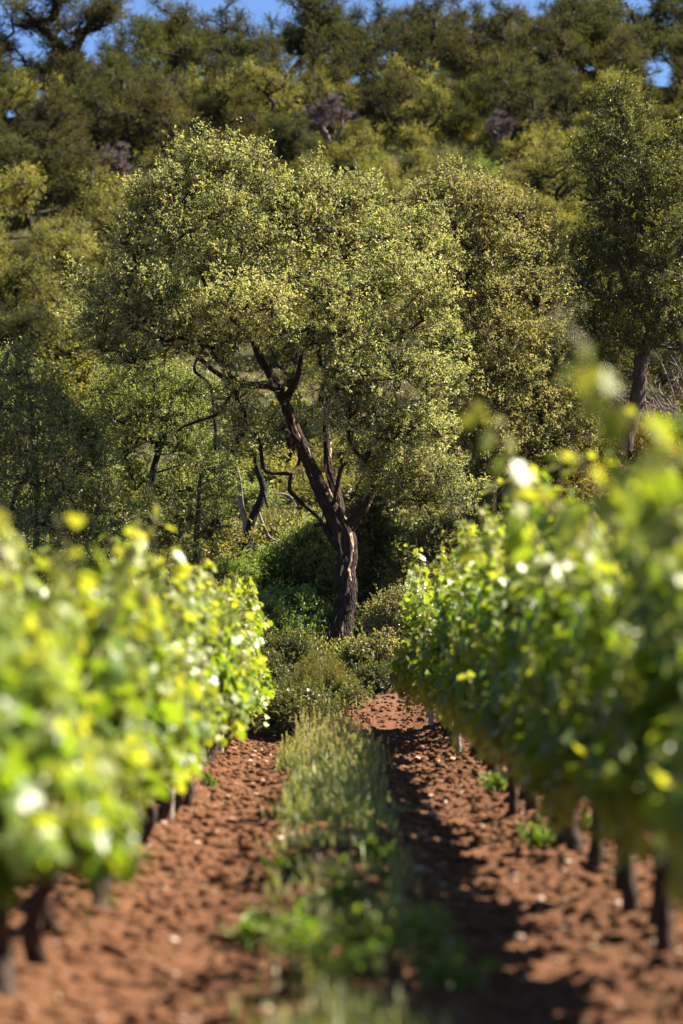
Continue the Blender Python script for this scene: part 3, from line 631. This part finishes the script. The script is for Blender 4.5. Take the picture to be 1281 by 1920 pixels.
# ------------------------------------------------------------------ hill vegetation
def hill_variant(seed, h, spread, nclump, m, bark, name, size=0.085, nl=680, trunk_h=0.34, forks=3, young=.25, flat=.75, dome=.34, bare=False):
    rng = np.random.RandomState(seed)
    lean = rng.normal(size=2) * .12
    fork = np.array([lean[0] * h, lean[1] * h, h * trunk_h])
    nodes = [np.zeros(3), fork * .5 + np.array([rng.normal() * .08, rng.normal() * .08, 0]), fork]; par = [-1, 0, 1]
    bt = MB()
    tr = 0.031 * h
    ends = []
    a0 = rng.rand() * 6
    for k in range(forks):
        a = a0 + k * 2 * PI / forks + rng.normal() * .3
        e = fork + np.array([math.cos(a) * spread * .42, math.sin(a) * spread * .42, h * .22 * (0.7 + .6 * rng.rand())])
        mid = fork * .5 + e * .5 + rng.normal(size=3) * .10 * spread - np.array([0, 0, .05 * h])
        nodes += [mid, e]; par += [2, len(nodes) - 2]
    tg = []
    for k in range(nclump):
        d = rdir(rng, 1)[0]; d[2] = abs(d[2]) if rng.rand() < .75 else -abs(d[2]) * .5
        q = .35 + .70 * rng.rand()
        tg.append(np.array([lean[0] * h * 1.3, lean[1] * h * 1.3, h * (1 - dome) - 0.1 * h]) + d * q * np.array([spread, spread, h * dome]))
    N, P_, chains, cnt = grow(nodes, par, tg, rng, .08, .2, 4, 2)
    q = catmull(np.hstack([np.array(nodes[:3]), np.array([[tr * 1.35], [tr], [tr * .9]])]), .25); tube(bt, q[:, :3], q[:, 3], 8, .2)
    kr = tr * .8 / math.sqrt(max(1, nclump / forks))
    for k in range(forks):
        ii = [2, 3 + 2 * k, 4 + 2 * k]; c = np.maximum(cnt[ii], 1); r = kr * np.sqrt(c); r[0] = min(r[1] * 1.1, tr * .85)
        q = catmull(np.hstack([N[ii], r[:, None]]), .2); tube(bt, q[:, :3], q[:, 3], 6, .2)
    for ch in chains:
        r = kr * np.maximum(cnt[ch], .5) ** .5; r[0] = r[1]
        tube(bt, N[ch], r, 5, 0)
    bl = MB()
    if bare:
        for t in tg:
            n = 90; d = rdir(rng, n); d[:, 2] = np.abs(d[:, 2]) * .9 + .1; rr = spread * .34
            A = t + d * rr * .15 * rng.rand(n, 1); B = t + d * rr * (.5 + .6 * rng.rand(n, 1))
            twigs(bt, A, B, np.full(n, .012), np.full(n, .005))
            for q in range(2):
                A2 = A + (B - A) * rng.rand(n, 1); B2 = A2 + nrm(B - A + rdir(rng, n) * rr * .6) * rr * .4
                twigs(bt, A2, B2, np.full(n, .008), np.full(n, .004))
        me = bt.mesh('branches'); me.materials.append(bark); return (name, [('branches', me)], h)
    for t in tg:
        r = spread * (.15 + .13 * rng.rand())
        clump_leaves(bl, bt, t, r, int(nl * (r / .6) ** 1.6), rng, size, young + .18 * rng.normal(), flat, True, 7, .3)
    m1 = bt.mesh('trunk'); m1.materials.append(bark); m2 = bl.mesh('crown'); m2.materials.append(m)
    return (name, [('trunk', m1), ('crown', m2)], h * .9)
DARKV = [hill_variant(201 + k, 5.0, 1.8 + .25 * (k % 3), 22 + 3 * (k % 3), [M_HILLD, M_HILLB, M_HILLG][k % 3], M_BARK, 'oak_tree', trunk_h=.26 + .05 * (k % 3), young=.2, forks=3 + k % 2, dome=.40 + .05 * (k % 2), flat=.9) for k in range(6)]
LIGHTV = [hill_variant(221 + k, 4.0, 1.7 + .2 * (k % 3), 23, [M_HILLL, M_HILLL, M_HILLG][k % 3], M_BARK, 'oak_tree', trunk_h=.22 + .04 * (k % 3), young=.3, forks=3, dome=.42, flat=.9) for k in range(5)]
UMB = hill_variant(241, 5.0, 1.9, 26, M_HILLB, M_BARK, 'oak_tree', trunk_h=.36, young=.1, flat=.7, dome=.30, forks=4, nl=700)
BARE = [hill_variant(251 + k, 4.0, 1.5, 22, None, M_DEADTW, 'dead_tree', bare=True, trunk_h=.2, forks=4) for k in range(2)]
def bush_variant(seed, m, size=.075, young=.3, R=.9, H=1.2, nc=12):
    rng = np.random.RandomState(seed); bl = MB(); bt = MB()
    for k in range(nc):
        a = rng.rand() * 2 * PI; q = rng.rand() ** .5; h = rng.rand()
        w = (1 - .6 * h * h) * q; c = np.array([math.cos(a) * R * w, math.sin(a) * R * w, .15 + h * (H - .3)])
        clump_leaves(bl, bt, c, .36 * (.8 + .4 * rng.rand()), 240, rng, size, young + .15 * rng.normal(), .85, True, 7, .35)
        tube(bt, [c * np.array([.1, .1, 0]), c * .55, c], [.03, .02, .01], 5)
    m1 = bt.mesh('stems'); m1.materials.append(M_BARK); m2 = bl.mesh('foliage'); m2.materials.append(m)
    return ('bush', [('stems', m1), ('foliage', m2)], H)
BUSHV = [bush_variant(261, M_HILLL), bush_variant(262, M_HILLL, young=.5), bush_variant(263, M_SHRUBO, young=.35), bush_variant(264, M_SHRUBG, young=.3), bush_variant(265, M_HEATH, young=.2), bush_variant(266, M_HILLD, young=.2)]

hr = np.random.RandomState(77)
placed = []
def hill_put(proto, px, top, Y, label, cat='tree', group=None, s=None, wide=1.0):
    p = at(px, top, Y); g = gz1(p[0], Y); h = p[2] - g
    sc = h / proto[2] if s is None else s
    sc = max(sc, .3)
    placed.append((p[0], Y)); return place(proto, (p[0], Y, g - .05), label, cat, group, hr.rand() * 6.28, (sc * wide, sc * wide, sc))
# ridge line, one by one
RIDGE = [(5, -2, 170, DARKV[5], 'dark tree cut by the left edge on the ridge against the sky', 1.25), (116, -12, 171, UMB, 'umbrella-shaped tree with open trunk on the ridge against the sky at upper left', 1.2), (48, 62, 169, DARKV[2], 'rounded tree filling the gap left of the umbrella-shaped ridge tree', 1.3), (130, 88, 166, DARKV[1], 'dark tree just below the umbrella-shaped ridge tree', 1.3), (228, 96, 167, DARKV[4], 'low tree under the sky gap at upper left, right of its round neighbour', 1.3),
    (180, 86, 168, DARKV[0], 'low round tree below the sky gap at upper left', 1.3), (252, 48, 173, DARKV[3], 'tiny dark round tree on the ridge in the sky gap', .8), (305, 12, 172, DARKV[2], 'dark ridge tree right of the sky gap, with sky showing through its top', 1.0),
    (372, 8, 168, DARKV[4], 'tall ridge tree with a dark S-shaped trunk', 1.0), (445, -5, 170, DARKV[0], 'ridge tree with forked trunk reaching the top edge', 1.0), (520, -25, 169, DARKV[5], 'broad ridge tree at the top edge left of centre', 1.05), (600, -15, 172, DARKV[1], 'ridge tree at the top centre', 1.0),
    (680, 0, 170, DARKV[2], 'ridge tree at the top right of centre', 1.0), (745, 18, 174, DARKV[3], 'small ridge tree left of the bare twiggy one', .9), (785, 8, 176, BARE[0], 'bare twiggy tree on the ridge against the sky', 1.0), (850, -25, 170, DARKV[4], 'tall ridge tree right of the bare twiggy one', 1.0), (925, -12, 172, DARKV[0], 'ridge tree under a sliver of sky at the top right', 1.0),
    (1010, -5, 170, DARKV[5], 'ridge tree above the dark evergreen oak', 1.0), (1095, -25, 169, DARKV[1], 'tall dark ridge tree at the upper right', 1.0), (1185, -35, 168, DARKV[2], 'dark ridge tree with black trunk near the upper right corner', 1.0), (1275, -20, 170, DARKV[3], 'dark tree in the upper right corner', 1.05), (1360, -20, 170, DARKV[4], 'dark ridge tree beyond the right edge', 1.0), (-100, 10, 168, DARKV[5], 'dark ridge tree beyond the left edge', 1.0)]
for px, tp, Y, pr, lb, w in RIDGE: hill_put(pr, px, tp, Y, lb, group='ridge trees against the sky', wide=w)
# trees and dead trees one can point to below the ridge
def base_Y(px, base):
    for Y in np.arange(60, 172, .5):
        p = at(px, base, Y)
        if gz1(p[0], Y) >= p[2]: return float(Y)
    return 165.0
for px, tp, bs_, pr, lb, w in [(620, 165, 300, BARE[1], 'bare purplish dead tree in the middle of the hillside', 1.0), (238, 262, 380, BARE[0], 'bare purplish dead tree left of the large oak crown', 1.0), (1035, 275, 425, LIGHTV[1], 'round olive tree with a short double trunk left of the dark evergreen oak', 1.1), (905, 292, 340, BUSHV[3], 'bright green bush above the pale cork oak crown', 1.3), (830, 330, 385, BUSHV[2], 'reddish olive bush above the pale cork oak crown', 1.4),
    (70, 262, 450, LIGHTV[2], 'light olive tree with dark forked trunk on the left slope', 1.05), (175, 335, 500, LIGHTV[4], 'round light tree left of the large oak crown', .95), (110, 405, 600, LIGHTV[3], 'yellowish oak with a dark trunk halfway up the left edge', 1.05), (10, 455, 640, LIGHTV[0], 'olive tree at the left edge halfway up', 1.1), (100, 560, 760, LIGHTV[1], 'rounded soft tree above the oak at the left edge', 1.05), (25, 570, 740, LIGHTV[2], 'soft pale tree at the left edge above the dense green oak', .95), (190, 480, 660, LIGHTV[4], 'olive tree partly hidden by the left tip of the large oak', 1.0), (15, 300, 500, LIGHTV[3], 'leafy oak cut by the left edge below the dark wood', 1.0),
    (790, 120, 250, LIGHTV[1], 'light crowned tree in the middle of the upper slope', 1.1), (735, 150, 262, LIGHTV[2], 'light crowned tree just left of and below its paler twin on the upper slope', 1.0), (540, 135, 290, LIGHTV[3], 'light tree left of the bare purplish tree', .9), (930, 200, 300, BARE[0], 'small bare dark tree on the open slope', .8), (690, 225, 310, LIGHTV[0], 'small light tree right of the bare purplish tree', .9), (490, 130, 300, LIGHTV[4], 'light tree above the left shoulder of the large oak', .9), (840, 190, 275, DARKV[2], 'crooked dark trunked little oak on the open slope', 1.0), (960, 130, 290, DARKV[0], 'leafy oak with leaning trunk left of the dark evergreen oak', 1.0), (330, 160, 330, DARKV[1], 'lit oak just behind the top of the large oak crown', 1.0), (200, 120, 310, DARKV[3], 'broad oak at the lower edge of the dark wood at left', 1.0)]:
    hill_put(pr, px, tp, base_Y(px, bs_), lb, cat='dead tree' if pr in BARE else ('bush' if pr in BUSHV else 'tree'), wide=w)
for pts, Y, lb in [([(985, 235, 2), (1010, 222, 5), (1028, 250, 5), (1036, 262, 3)], 146, 'white curved dead branch high on the right slope'), ([(905, 255, 4), (890, 280, 5), (870, 290, 4)], 148, 'bleached dead branch on the open slope above the pale oak'), ([(820, 268, 3), (838, 285, 6), (860, 282, 3)], 150, 'short grey log on the open slope')]:
    fallen(pts, Y, lb)
def far_from(x, y, d):
    return all((x - a) ** 2 + ((y - b) * .75) ** 2 > d * d for a, b in placed)
def px_of(x, y): return 640.5 + (x / y - math.tan(YAW)) * FPX
DL = 'dark leafy oak in the dense wood covering the upper hillside'; LL = 'light olive oak scattered over the lower hillside'; BL = 'low olive bush on the open hillside'
nT = 0
for k in range(6000):
    y = 62 + 104 * hr.rand() ** .75; x = (hr.rand() * 2 - 1) * (.1144 * y * 1.22 + 2.2); px = px_of(x, y)
    upper = y > 128 + 20 * float(sstep(440, 620, px)) + 3 * math.sin(px * .03)
    left = px < 330
    if not upper and not left and hr.rand() > (.10 if y > 80 else .04): continue
    d = 2.25 if upper else 3.2
    if not far_from(x, y, d): continue
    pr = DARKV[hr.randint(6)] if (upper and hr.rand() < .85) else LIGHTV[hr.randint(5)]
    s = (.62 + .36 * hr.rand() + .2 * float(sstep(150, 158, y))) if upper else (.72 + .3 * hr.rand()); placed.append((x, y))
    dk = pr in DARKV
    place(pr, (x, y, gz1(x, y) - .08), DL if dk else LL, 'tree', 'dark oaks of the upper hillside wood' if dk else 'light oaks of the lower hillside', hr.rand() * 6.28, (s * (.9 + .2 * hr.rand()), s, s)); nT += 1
    if nT > 230: break
nB = 0; bp = []
for k in range(14000):
    y = 51 + 112 * hr.rand() ** .9; x = (hr.rand() * 2 - 1) * (.1144 * y * 1.12 + 1)
    if k % 2: y = 124 + 41 * hr.rand(); x = (480 + 620 * hr.rand() - 640.5) / FPX * y + math.tan(YAW) * y
    pxx = px_of(x, y); hid = 220 < pxx < 1090 and 62 < y < 118 and not (420 < pxx < 640 and y < 78)
    if hid: continue
    dd = 1.05 + (.8 if y > 152 else 0)
    if any((x - a) ** 2 + ((y - b) * .7) ** 2 < dd * dd for a, b in bp): continue
    bp.append((x, y)); pr = BUSHV[int(hr.choice(6, p=[.3, .22, .2, .1, .1, .08]))]; s = .55 + .8 * hr.rand() ** 1.5
    place(pr, (x, y, gz1(x, y) - .06), BL, 'bush', 'bushes on the open hillside', hr.rand() * 6.28, s); nB += 1
    if nB >= 298: break
# low scrub and dry herbs between the bushes: nobody could count it
def scrub():
    rng = np.random.RandomState(88); b = MB(); n = 16000
    y = np.where(rng.rand(n) < .42, 37.5 + 24 * rng.rand(n), np.where(rng.rand(n) < .5, 118 + 48 * rng.rand(n), 36.6 + 128 * rng.rand(n))); x = (rng.rand(n) * 2 - 1) * (.1144 * y * 1.1 + .6)
    ok = (y > 40) | (np.abs(x - .75) > .35); x = x[ok]; y = y[ok]; n = len(x)
    P = np.stack([x, y, gz(x, y) + soil(x, y) * .5 - .02], -1); per = 16; m = n * per
    sz = np.repeat(.10 + .22 * rng.rand(n) ** 2, per) * (1 + .3 * (np.repeat(y, per) > 60))
    B = np.repeat(P, per, 0) + rng.normal(size=(m, 3)) * np.array([.22, .22, .0]) * (.5 + sz[:, None] * 2) + np.array([0, 0, 1]) * (rng.rand(m) * sz)[:, None]
    D = nrm(rdir(rng, m) * .7 + np.array([0, 0, .8])); k = np.where(np.repeat(y, per) > 60, 1.5, 1.0)
    leaves(b, B, D, rdir(rng, m), .07 * k * (.6 + .8 * rng.rand(m)), .030 * k, rng.rand(m), np.clip(np.repeat(.3 + .35 * rng.normal(size=n), per), 0, 1))
    return b
tag(obj('undergrowth', scrub(), M_SHRUBO), 'low olive scrub and dry herbs covering the ground of the hillside', 'undergrowth', kind='stuff')
print('hill trees', nT, 'bushes', nB)

# ------------------------------------------------------------------ grapevines
VL = np.array([(0, 0), (-.12, .16), (-.10, .36), (.10, .40), (.16, .55), (.36, .50), (.40, .36), (.62, .42), (.72, .26), (.80, .12), (1.0, 0)])
VO = np.vstack([VL, VL[1:-1][::-1] * np.array([1, -1])])        # outline of a lobed leaf, u along, v across
def vine_leaves(mb, P, D, N, L, var, young, rng):
    n = len(P); D = nrm(D); S = nrm(np.cross(D, N)); N = np.cross(S, D)
    K = len(VO); u = np.concatenate([[.38], VO[:, 0]]); v = np.concatenate([[0], VO[:, 1]])
    cup = rng.uniform(-.5, .35, n)[:, None]; curl = rng.uniform(-.1, .4, n)[:, None]
    h = cup * (v[None] ** 2) * 1.2 - curl * (np.maximum(u - .38, 0)[None] ** 2) + rng.normal(size=(n, K + 1)) * .025
    V = P[:, None] + L[:, None, None] * (u[None, :, None] * D[:, None] + v[None, :, None] * S[:, None] + h[..., None] * N[:, None])
    i = np.arange(K); F = np.stack([np.zeros(K, int), 1 + i, 1 + (i + 1) % K], -1)
    mb.add(V.reshape(-1, 3), (np.arange(n)[:, None, None] * (K + 1) + F[None]).reshape(-1, 3), True, var=np.repeat(var, K + 1), young=np.repeat(young, K + 1))
def vine_shoot(bs, bl, pts, rng, size, dens=1.0, ybase=.0, face=None):
    """a cane with alternate leaves, smaller and yellower towards its tip"""
    q = catmull(np.asarray(pts, float), .04); n = len(q); tube(bs, q, np.linspace(.006, .0025, n), 5)
    m = int(n * 1.0 * dens); s = np.sort(rng.rand(m)); idx = (s * (n - 1)).astype(int)
    B = q[idx]; d = rdir(rng, m); d[:, 2] = d[:, 2] * .5 + .1; d = nrm(d)
    pet = (.05 + .07 * rng.rand(m)) * (1.1 - .6 * s)
    P = B + d * pet[:, None]
    twigs(bs, B, P, np.full(m, .002), np.full(m, .0015))
    D = nrm(d * .6 + np.array([0, 0, -.75]) + rng.normal(size=(m, 3)) * .35)
    out = d * np.array([1, .5, 0])
    if face is not None: out = out * .5 + face
    N = nrm(out + np.array([.18, 0, .55]) + rng.normal(size=(m, 3)) * .42)
    L = size * (1.05 - .62 * s ** 1.6) * (.75 + .45 * rng.rand(m))
    vine_leaves(bl, P, D, N, L, rng.rand(m), np.clip(ybase + .75 * np.maximum(0, s - .5) ** 1.1 * 1.3 + .12 * rng.normal(size=m), 0, 1), rng)
def vine_variant(seed, H, spread, low, nshoot=15, size=.108, aisle=0, zc=.60):
    rng = np.random.RandomState(seed); bt = MB(); bs = MB(); bl = MB()
    z0 = zc + .04 * rng.normal()
    p = [np.zeros(3)] + [np.array([rng.normal() * .05, rng.normal() * .07, z0 * f]) for f in (.3, .6, .85, 1)]
    q = catmull(np.hstack([np.array(p), np.array([[.046], [.034], [.032], [.036], [.04]])]), .035); tube(bt, q[:, :3], q[:, 3], 9, .35)
    arms = []
    for s in (-1, 1):
        e = [p[-1], p[-1] + np.array([rng.normal() * .03, s * .18, .06]), p[-1] + np.array([rng.normal() * .05, s * .42, .08])]
        q = catmull(np.array(e), .04); tube(bt, q, np.linspace(.03, .016, len(q)), 7, .3); arms.append(q)
    for k in range(nshoot):
        a = arms[k % 2][rng.randint(len(arms[0]) if len(arms[0]) <= len(arms[k % 2]) else len(arms[k % 2]))]
        sd = 1 if rng.rand() < .5 else -1; w = spread * (.35 + .65 * rng.rand()) * sd
        top = H * (.72 + .30 * rng.rand()) * (1.0 if rng.rand() < .8 else 1.13)
        pts = [a, a + np.array([w * .45, rng.normal() * .1, (top - a[2]) * .35]), a + np.array([w * .85, rng.normal() * .16, (top - a[2]) * .7]), np.array([a[0] + w * (.8 + .3 * rng.rand()), a[1] + rng.normal() * .2, top])]
        vine_shoot(bs, bl, pts, rng, size, 1.75)
    for k in range(int(nshoot * .9)):          # side shoots hanging outward and down
        a = arms[k % 2][rng.randint(4)]; sd = aisle if aisle else (1 if k % 4 < 2 else -1); w = spread * (.8 + .35 * rng.rand()) * sd
        zt = low + (.9 * rng.rand()) * (H * .55)
        pts = [a, a + np.array([w * .5, rng.normal() * .12, .22]), a + np.array([w * .95, rng.normal() * .2, .12 * rng.rand()]), np.array([a[0] + w, a[1] + rng.normal() * .3, zt])]
        vine_shoot(bs, bl, pts, rng, size, 1.7)
    m1 = bt.mesh('trunk'); m1.materials.append(M_VINEW); m2 = bs.mesh('shoots'); m2.materials.append(M_SHOOT); m3 = bl.mesh('foliage'); m3.materials.append(M_VINE)
    return ('grapevine', [('trunk', m1), ('shoots', m2), ('foliage', m3)])
LV = [vine_variant(301 + k, 1.47, .34, .48, 19) for k in range(5)]
RV = [vine_variant(321 + k, 1.76, .32, .36, 18, aisle=-1, zc=.66) for k in range(5)]
XL, XR = -1.02, 1.33
LE = [vine_variant(311 + k, 1.47, .36, .22, 17) for k in range(2)]; RE = [vine_variant(331 + k, 1.74, .42, .25, 19) for k in range(2)]
vr = np.random.RandomState(5)
yl = np.arange(7.9, 32.4, .95); yr = np.arange(6.0, 35.4, .95)
for row, (X, ys, VV) in enumerate(((XL, yl, LV), (XR, yr, RV))):
    side = 'left' if row == 0 else 'right'
    light = 'sunlit' if row == 0 else 'tall backlit'
    for k, y in enumerate(ys):
        j = len(ys) - 1 - k
        lb = 'leafy grapevine in the middle of the %s vine row' % side
        if j == 0: lb = 'last grapevine at the far end of the %s %s row' % (light, side)
        elif j == 1: lb = 'second grapevine from the far end of the %s row' % side
        elif j == 2: lb = 'third grapevine from the far end of the %s row' % side
        elif k == 0: lb = 'nearest, most blurred grapevine of the %s row' % side
        elif k == 1: lb = 'second nearest blurred grapevine of the %s row' % side
        x = X + vr.normal() * .035; s = .95 + .12 * vr.rand()
        place(VV[vr.randint(5)] if j > 4 else (LE, RE)[row][j % 2], (x, y, gz1(x, y) + float(soil(np.array([x]), np.array([y]))[0]) - .03), lb, 'grapevine', 'grapevines of the %s row' % side, (PI if vr.rand() < .5 and (row == 0 or j <= 4) else 0) + vr.normal() * .12, (s, s, s * (.97 + .06 * vr.rand()) * ((.95, .97)[row] + .05 * min(1, (y - 4) / 16))))
# the long shoots that stand out above the rows
def stray(name, plist, label, seed, size=.12, yb=.25, X=0, Y=7.0):
    rng = np.random.RandomState(seed); P = [at(a, b, c) for a, b, c in plist]; base = P[0].copy()
    root = thing(name, base, label, 'vine shoot', 'long vine shoots standing out of the rows'); bs = MB(); bl = MB()
    vine_shoot(bs, bl, np.array(P) - base, rng, size, 1.0, yb); obj('cane', bs, M_SHOOT, root); obj('foliage', bl, M_VINE, root)
stray('vine_shoot', [(1262, 960, 7.2), (1215, 860, 7.1), (1150, 750, 7.0), (1090, 660, 6.9), (1046, 575, 6.9)], 'long blurred vine shoot arching up highest at the right, in front of the leaning trunk', 401, .11, .3)
stray('vine_shoot', [(1060, 980, 10), (990, 900, 9.8), (930, 820, 9.7), (885, 760, 9.6)], 'blurred vine shoot leaning left above the right row', 402, .10, .3)
stray('vine_shoot', [(1270, 1000, 8.0), (1240, 930, 8.0), (1215, 880, 8.0), (1200, 850, 8.0)], 'short blurred shoot above the right row at the right edge', 403, .11, .2)
stray('vine_shoot', [(245, 1090, 14), (255, 1040, 14), (262, 985, 14), (255, 955, 14)], 'yellow shoot tip standing above the left row', 404, .10, .5)
stray('vine_shoot', [(290, 1080, 15), (292, 1020, 15), (287, 960, 15), (280, 905, 15)], 'tallest blurred shoot above the left row', 405, .09, .4)
stray('vine_shoot', [(440, 1180, 29), (462, 1145, 29), (468, 1120, 29), (470, 1100, 29)], 'fine yellow shoot at the far tip of the left row', 406, .08, .6)
stray('vine_shoot', [(815, 1120, 31), (822, 1070, 31), (832, 1020, 31), (838, 990, 31)], 'pale shoot at the far tip of the right row', 407, .08, .6)
stray('vine_shoot', [(10, 1060, 7.5), (5, 1010, 7.5), (-2, 975, 7.5), (5, 945, 7.5)], 'blurred pale shoot at the left edge above the left row', 408, .10, .3)
stray('vine_shoot', [(1150, 1010, 8.5), (1128, 940, 8.4), (1108, 890, 8.4), (1100, 860, 8.4)], 'short blurred shoot above the right row below the highest shoot', 411, .12, .25)
stray('vine_shoot', [(1010, 1030, 11), (990, 985, 11), (985, 940, 11), (960, 900, 11)], 'small blurred shoot above the right row below the left-leaning one', 412, .11, .3)
stray('vine_shoot', [(1290, 900, 7.4), (1262, 850, 7.3), (1250, 800, 7.3), (1262, 760, 7.2)], 'upright blurred shoot at the right edge, its tip beside the dead grey branches', 413, .11, .15)
stray('vine_shoot', [(905, 1060, 17), (898, 1020, 17), (902, 975, 17), (890, 945, 17)], 'thin pale shoot above the middle of the right row', 414, .10, .4)
stray('vine_shoot', [(130, 1080, 10), (128, 1030, 10), (110, 985, 10), (105, 960, 10)], 'blurred leafy shoot above the near part of the left row', 415, .11, .25)
stray('vine_shoot', [(355, 1110, 19), (372, 1070, 19), (380, 1040, 19), (384, 1020, 19)], 'thin yellow shoot above the middle of the left row', 416, .09, .5)
# stakes along the rows
def stake(x, y, h, label, seed, lean=0.0, m=None):
    rng = np.random.RandomState(seed); g = gz1(x, y)
    root = thing('vine_stake', (x, y, g - .15), label, 'stake', 'stakes along the vine rows'); b = MB()
    z = np.linspace(0, h + .15, 9); P = np.stack([lean * z + rng.normal(size=9) * .003, rng.normal(size=9) * .003, z], -1); tube(b, P, .034 + rng.normal(size=9) * .0015, 9, .12); obj('post', b, m or M_POST, root)
    b = MB(); tube(b, [P[6] + np.array([.036 * math.cos(a), .036 * math.sin(a), .0]) for a in np.linspace(0, 6.283, 13)], np.full(13, .0025), 5); obj('wire_tie', b, M_DEADTW, root)
stake(1.24, 34.6, 1.1, 'grey wooden stake at the far end of the right row', 1, .02); stake(1.27, 28.0, 1.2, 'grey wooden stake low between the far right vines', 2, -.02)
stake(-.99, 28.6, 1.1, 'grey stake under the far end of the left row', 3, .03); stake(-.97, 18.6, 1.2, 'brown stake under the middle of the left row', 4, .05); stake(1.22, 19.2, 1.2, 'dark stake under the middle of the right row', 5, -.03, M_VINEW); stake(1.25, 11.0, 1.3, 'dark blurred stake at the lower right edge', 6, -.01, M_VINEW)

# ------------------------------------------------------------------ grass strip and weeds
def grass():
    rng = np.random.RandomState(9); b = MB()
    n = 32000
    y = 6.8 + (33.3 - 6.8) * rng.rand(n) ** .85; x = .06 + rng.normal(size=n) * (.20 + .06 * sstep(17, 22, y))
    dn = fbm(x * 1.6, y * .9, 71, 3)
    keep = (dn > -.04 + .3 * (np.abs(x - .1) > .36) + .35 * (y < 17.5) * (rng.rand(n) < .75)) & (np.abs(x - .1) < .52)
    x = x[keep]; y = y[keep]; n = len(x)
    tall = .50 + .28 * sstep(17, 24, y) + .05 * sstep(29, 33, y)
    h = (.10 + .22 * rng.rand(n)) * tall * (1 - .5 * (np.abs(x - .1) / .5) ** 2)
    z = gz(x, y) + soil(x, y) - .01
    h = h * (.55 + .9 * np.clip(fbm(x * 7, y * 4, 83, 2) + .5, 0, 1)); stalk = rng.rand(n) < (.006 + .07 * (y > 22)); h = np.where(stalk, h * 1.15 + .05, h)
    a = rng.rand(n) * 2 * PI; ln = h * (.2 + .5 * rng.rand(n)) * np.where(stalk, .4, 1); w = .003 + .004 * rng.rand(n)
    P = np.stack([x, y, z], -1); dl = np.stack([np.cos(a), np.sin(a), 0 * a], -1); sd = np.stack([-np.sin(a + .6), np.cos(a + .6), 0 * a], -1)
    up = np.array([0, 0, 1.0])
    m1 = P + dl * (ln * .3)[:, None] + up * (h * .6)[:, None]; tp = P + dl * ln[:, None] + up * h[:, None]
    V = np.stack([P - sd * w[:, None], P + sd * w[:, None], m1 + sd * (w * .8)[:, None], m1 - sd * (w * .8)[:, None], tp], 1)
    var = rng.rand(n); yg = np.clip(.15 + .3 * rng.normal(size=n) + .2 * (y > 28), 0, 1)
    i = np.arange(n)[:, None] * 5
    b.add(V.reshape(-1, 3), i + np.array([[0, 1, 2, 3]]), False, var=np.repeat(var, 5), young=np.repeat(yg, 5))
    b.F.append(b.F[-1][:, :1] + np.array([[3, 2, 4]])); b.smooth.append(False)
    # seed heads
    sel = stalk; Q = tp[sel]; k = len(Q)
    for r in range(26):
        D = nrm(np.stack([rng.normal(size=k) * .5, rng.normal(size=k) * .5, np.ones(k)], -1))
        leaves(b, Q + up * (rng.rand(k) * .055 - .01)[:, None], D, rdir(rng, k), .020, .009, rng.rand(k), np.clip(.8 + .2 * rng.normal(size=k), 0, 1))
    return b
tag(obj('grass', grass(), M_GRASS), 'tall seeding grass strip growing down the middle of the path', 'grass', kind='stuff')
def weed(x, y, r, n, label, seed, size=.045, flower=False):
    rng = np.random.RandomState(seed); z = gz1(x, y) + float(soil(np.array([x]), np.array([y]))[0])
    root = thing('weed', (x, y, z), label, 'weed', 'leafy weeds on the path'); bl = MB(); bt = MB()
    for k in range(n):
        a = rng.rand() * 6.28; q = rng.rand() ** .6; tipp = np.array([math.cos(a) * r * q, math.sin(a) * r * q, r * (1.1 - .5 * q) * (.6 + .6 * rng.rand())])
        tube(bt, [np.zeros(3), tipp * np.array([.35, .35, .6]), tipp], [.004, .003, .002], 4)
        m = 9; s = .25 + .75 * rng.rand(m); P = tipp * s[:, None] + rng.normal(size=(m, 3)) * .01
        leaves(bl, P, nrm(rdir(rng, m) + np.array([0, 0, .2])), nrm(rdir(rng, m) * .6 + np.array([0, 0, 1.0])), size * (.7 + .6 * rng.rand(m)), size * .5, rng.rand(m), np.clip(.3 + .3 * rng.normal(size=m), 0, 1))
    obj('stems', bt, M_SHOOT, root); obj('foliage', bl, M_WEED, root)
def gpt(px, py):
    Y = 1.25 * FPX / (py - 1175); return at(px, py, Y)[0], Y
for k, (px, py, r, n, lb) in enumerate([(700, 1640, .12, 22, 'bright green weed where the grass strip breaks'), (690, 1425, .14, 24, 'dark green weed at the right edge of the far grass'), (1015, 1600, .14, 24, 'yellow-green sprout under the middle of the right row'), (930, 1500, .16, 26, 'leafy sprout hanging low under the right row'), (1130, 1580, .12, 18, 'lone bright sprout under the near right row'), (660, 1745, .18, 30, 'low dark weed in the near grass strip'), (780, 1790, .16, 26, 'green weed on the right of the near grass strip'), (560, 1810, .18, 30, 'broad dark weed near the bottom centre'), (470, 1770, .12, 18, 'small weed left of the near grass strip'), (700, 1850, .2, 34, 'large blurred weed at the bottom edge'), (620, 1880, .18, 30, 'blurred weed left at the bottom edge'), (850, 1870, .14, 20, 'sparse blurred weed right at the bottom edge'), (540, 1660, .12, 18, 'pale weed at the left edge of the strip halfway down'), (390, 1480, .10, 14, 'small sprout beside the left row foot')]):
    x, y = gpt(px, py); weed(x, y, r, n, lb, 500 + k)
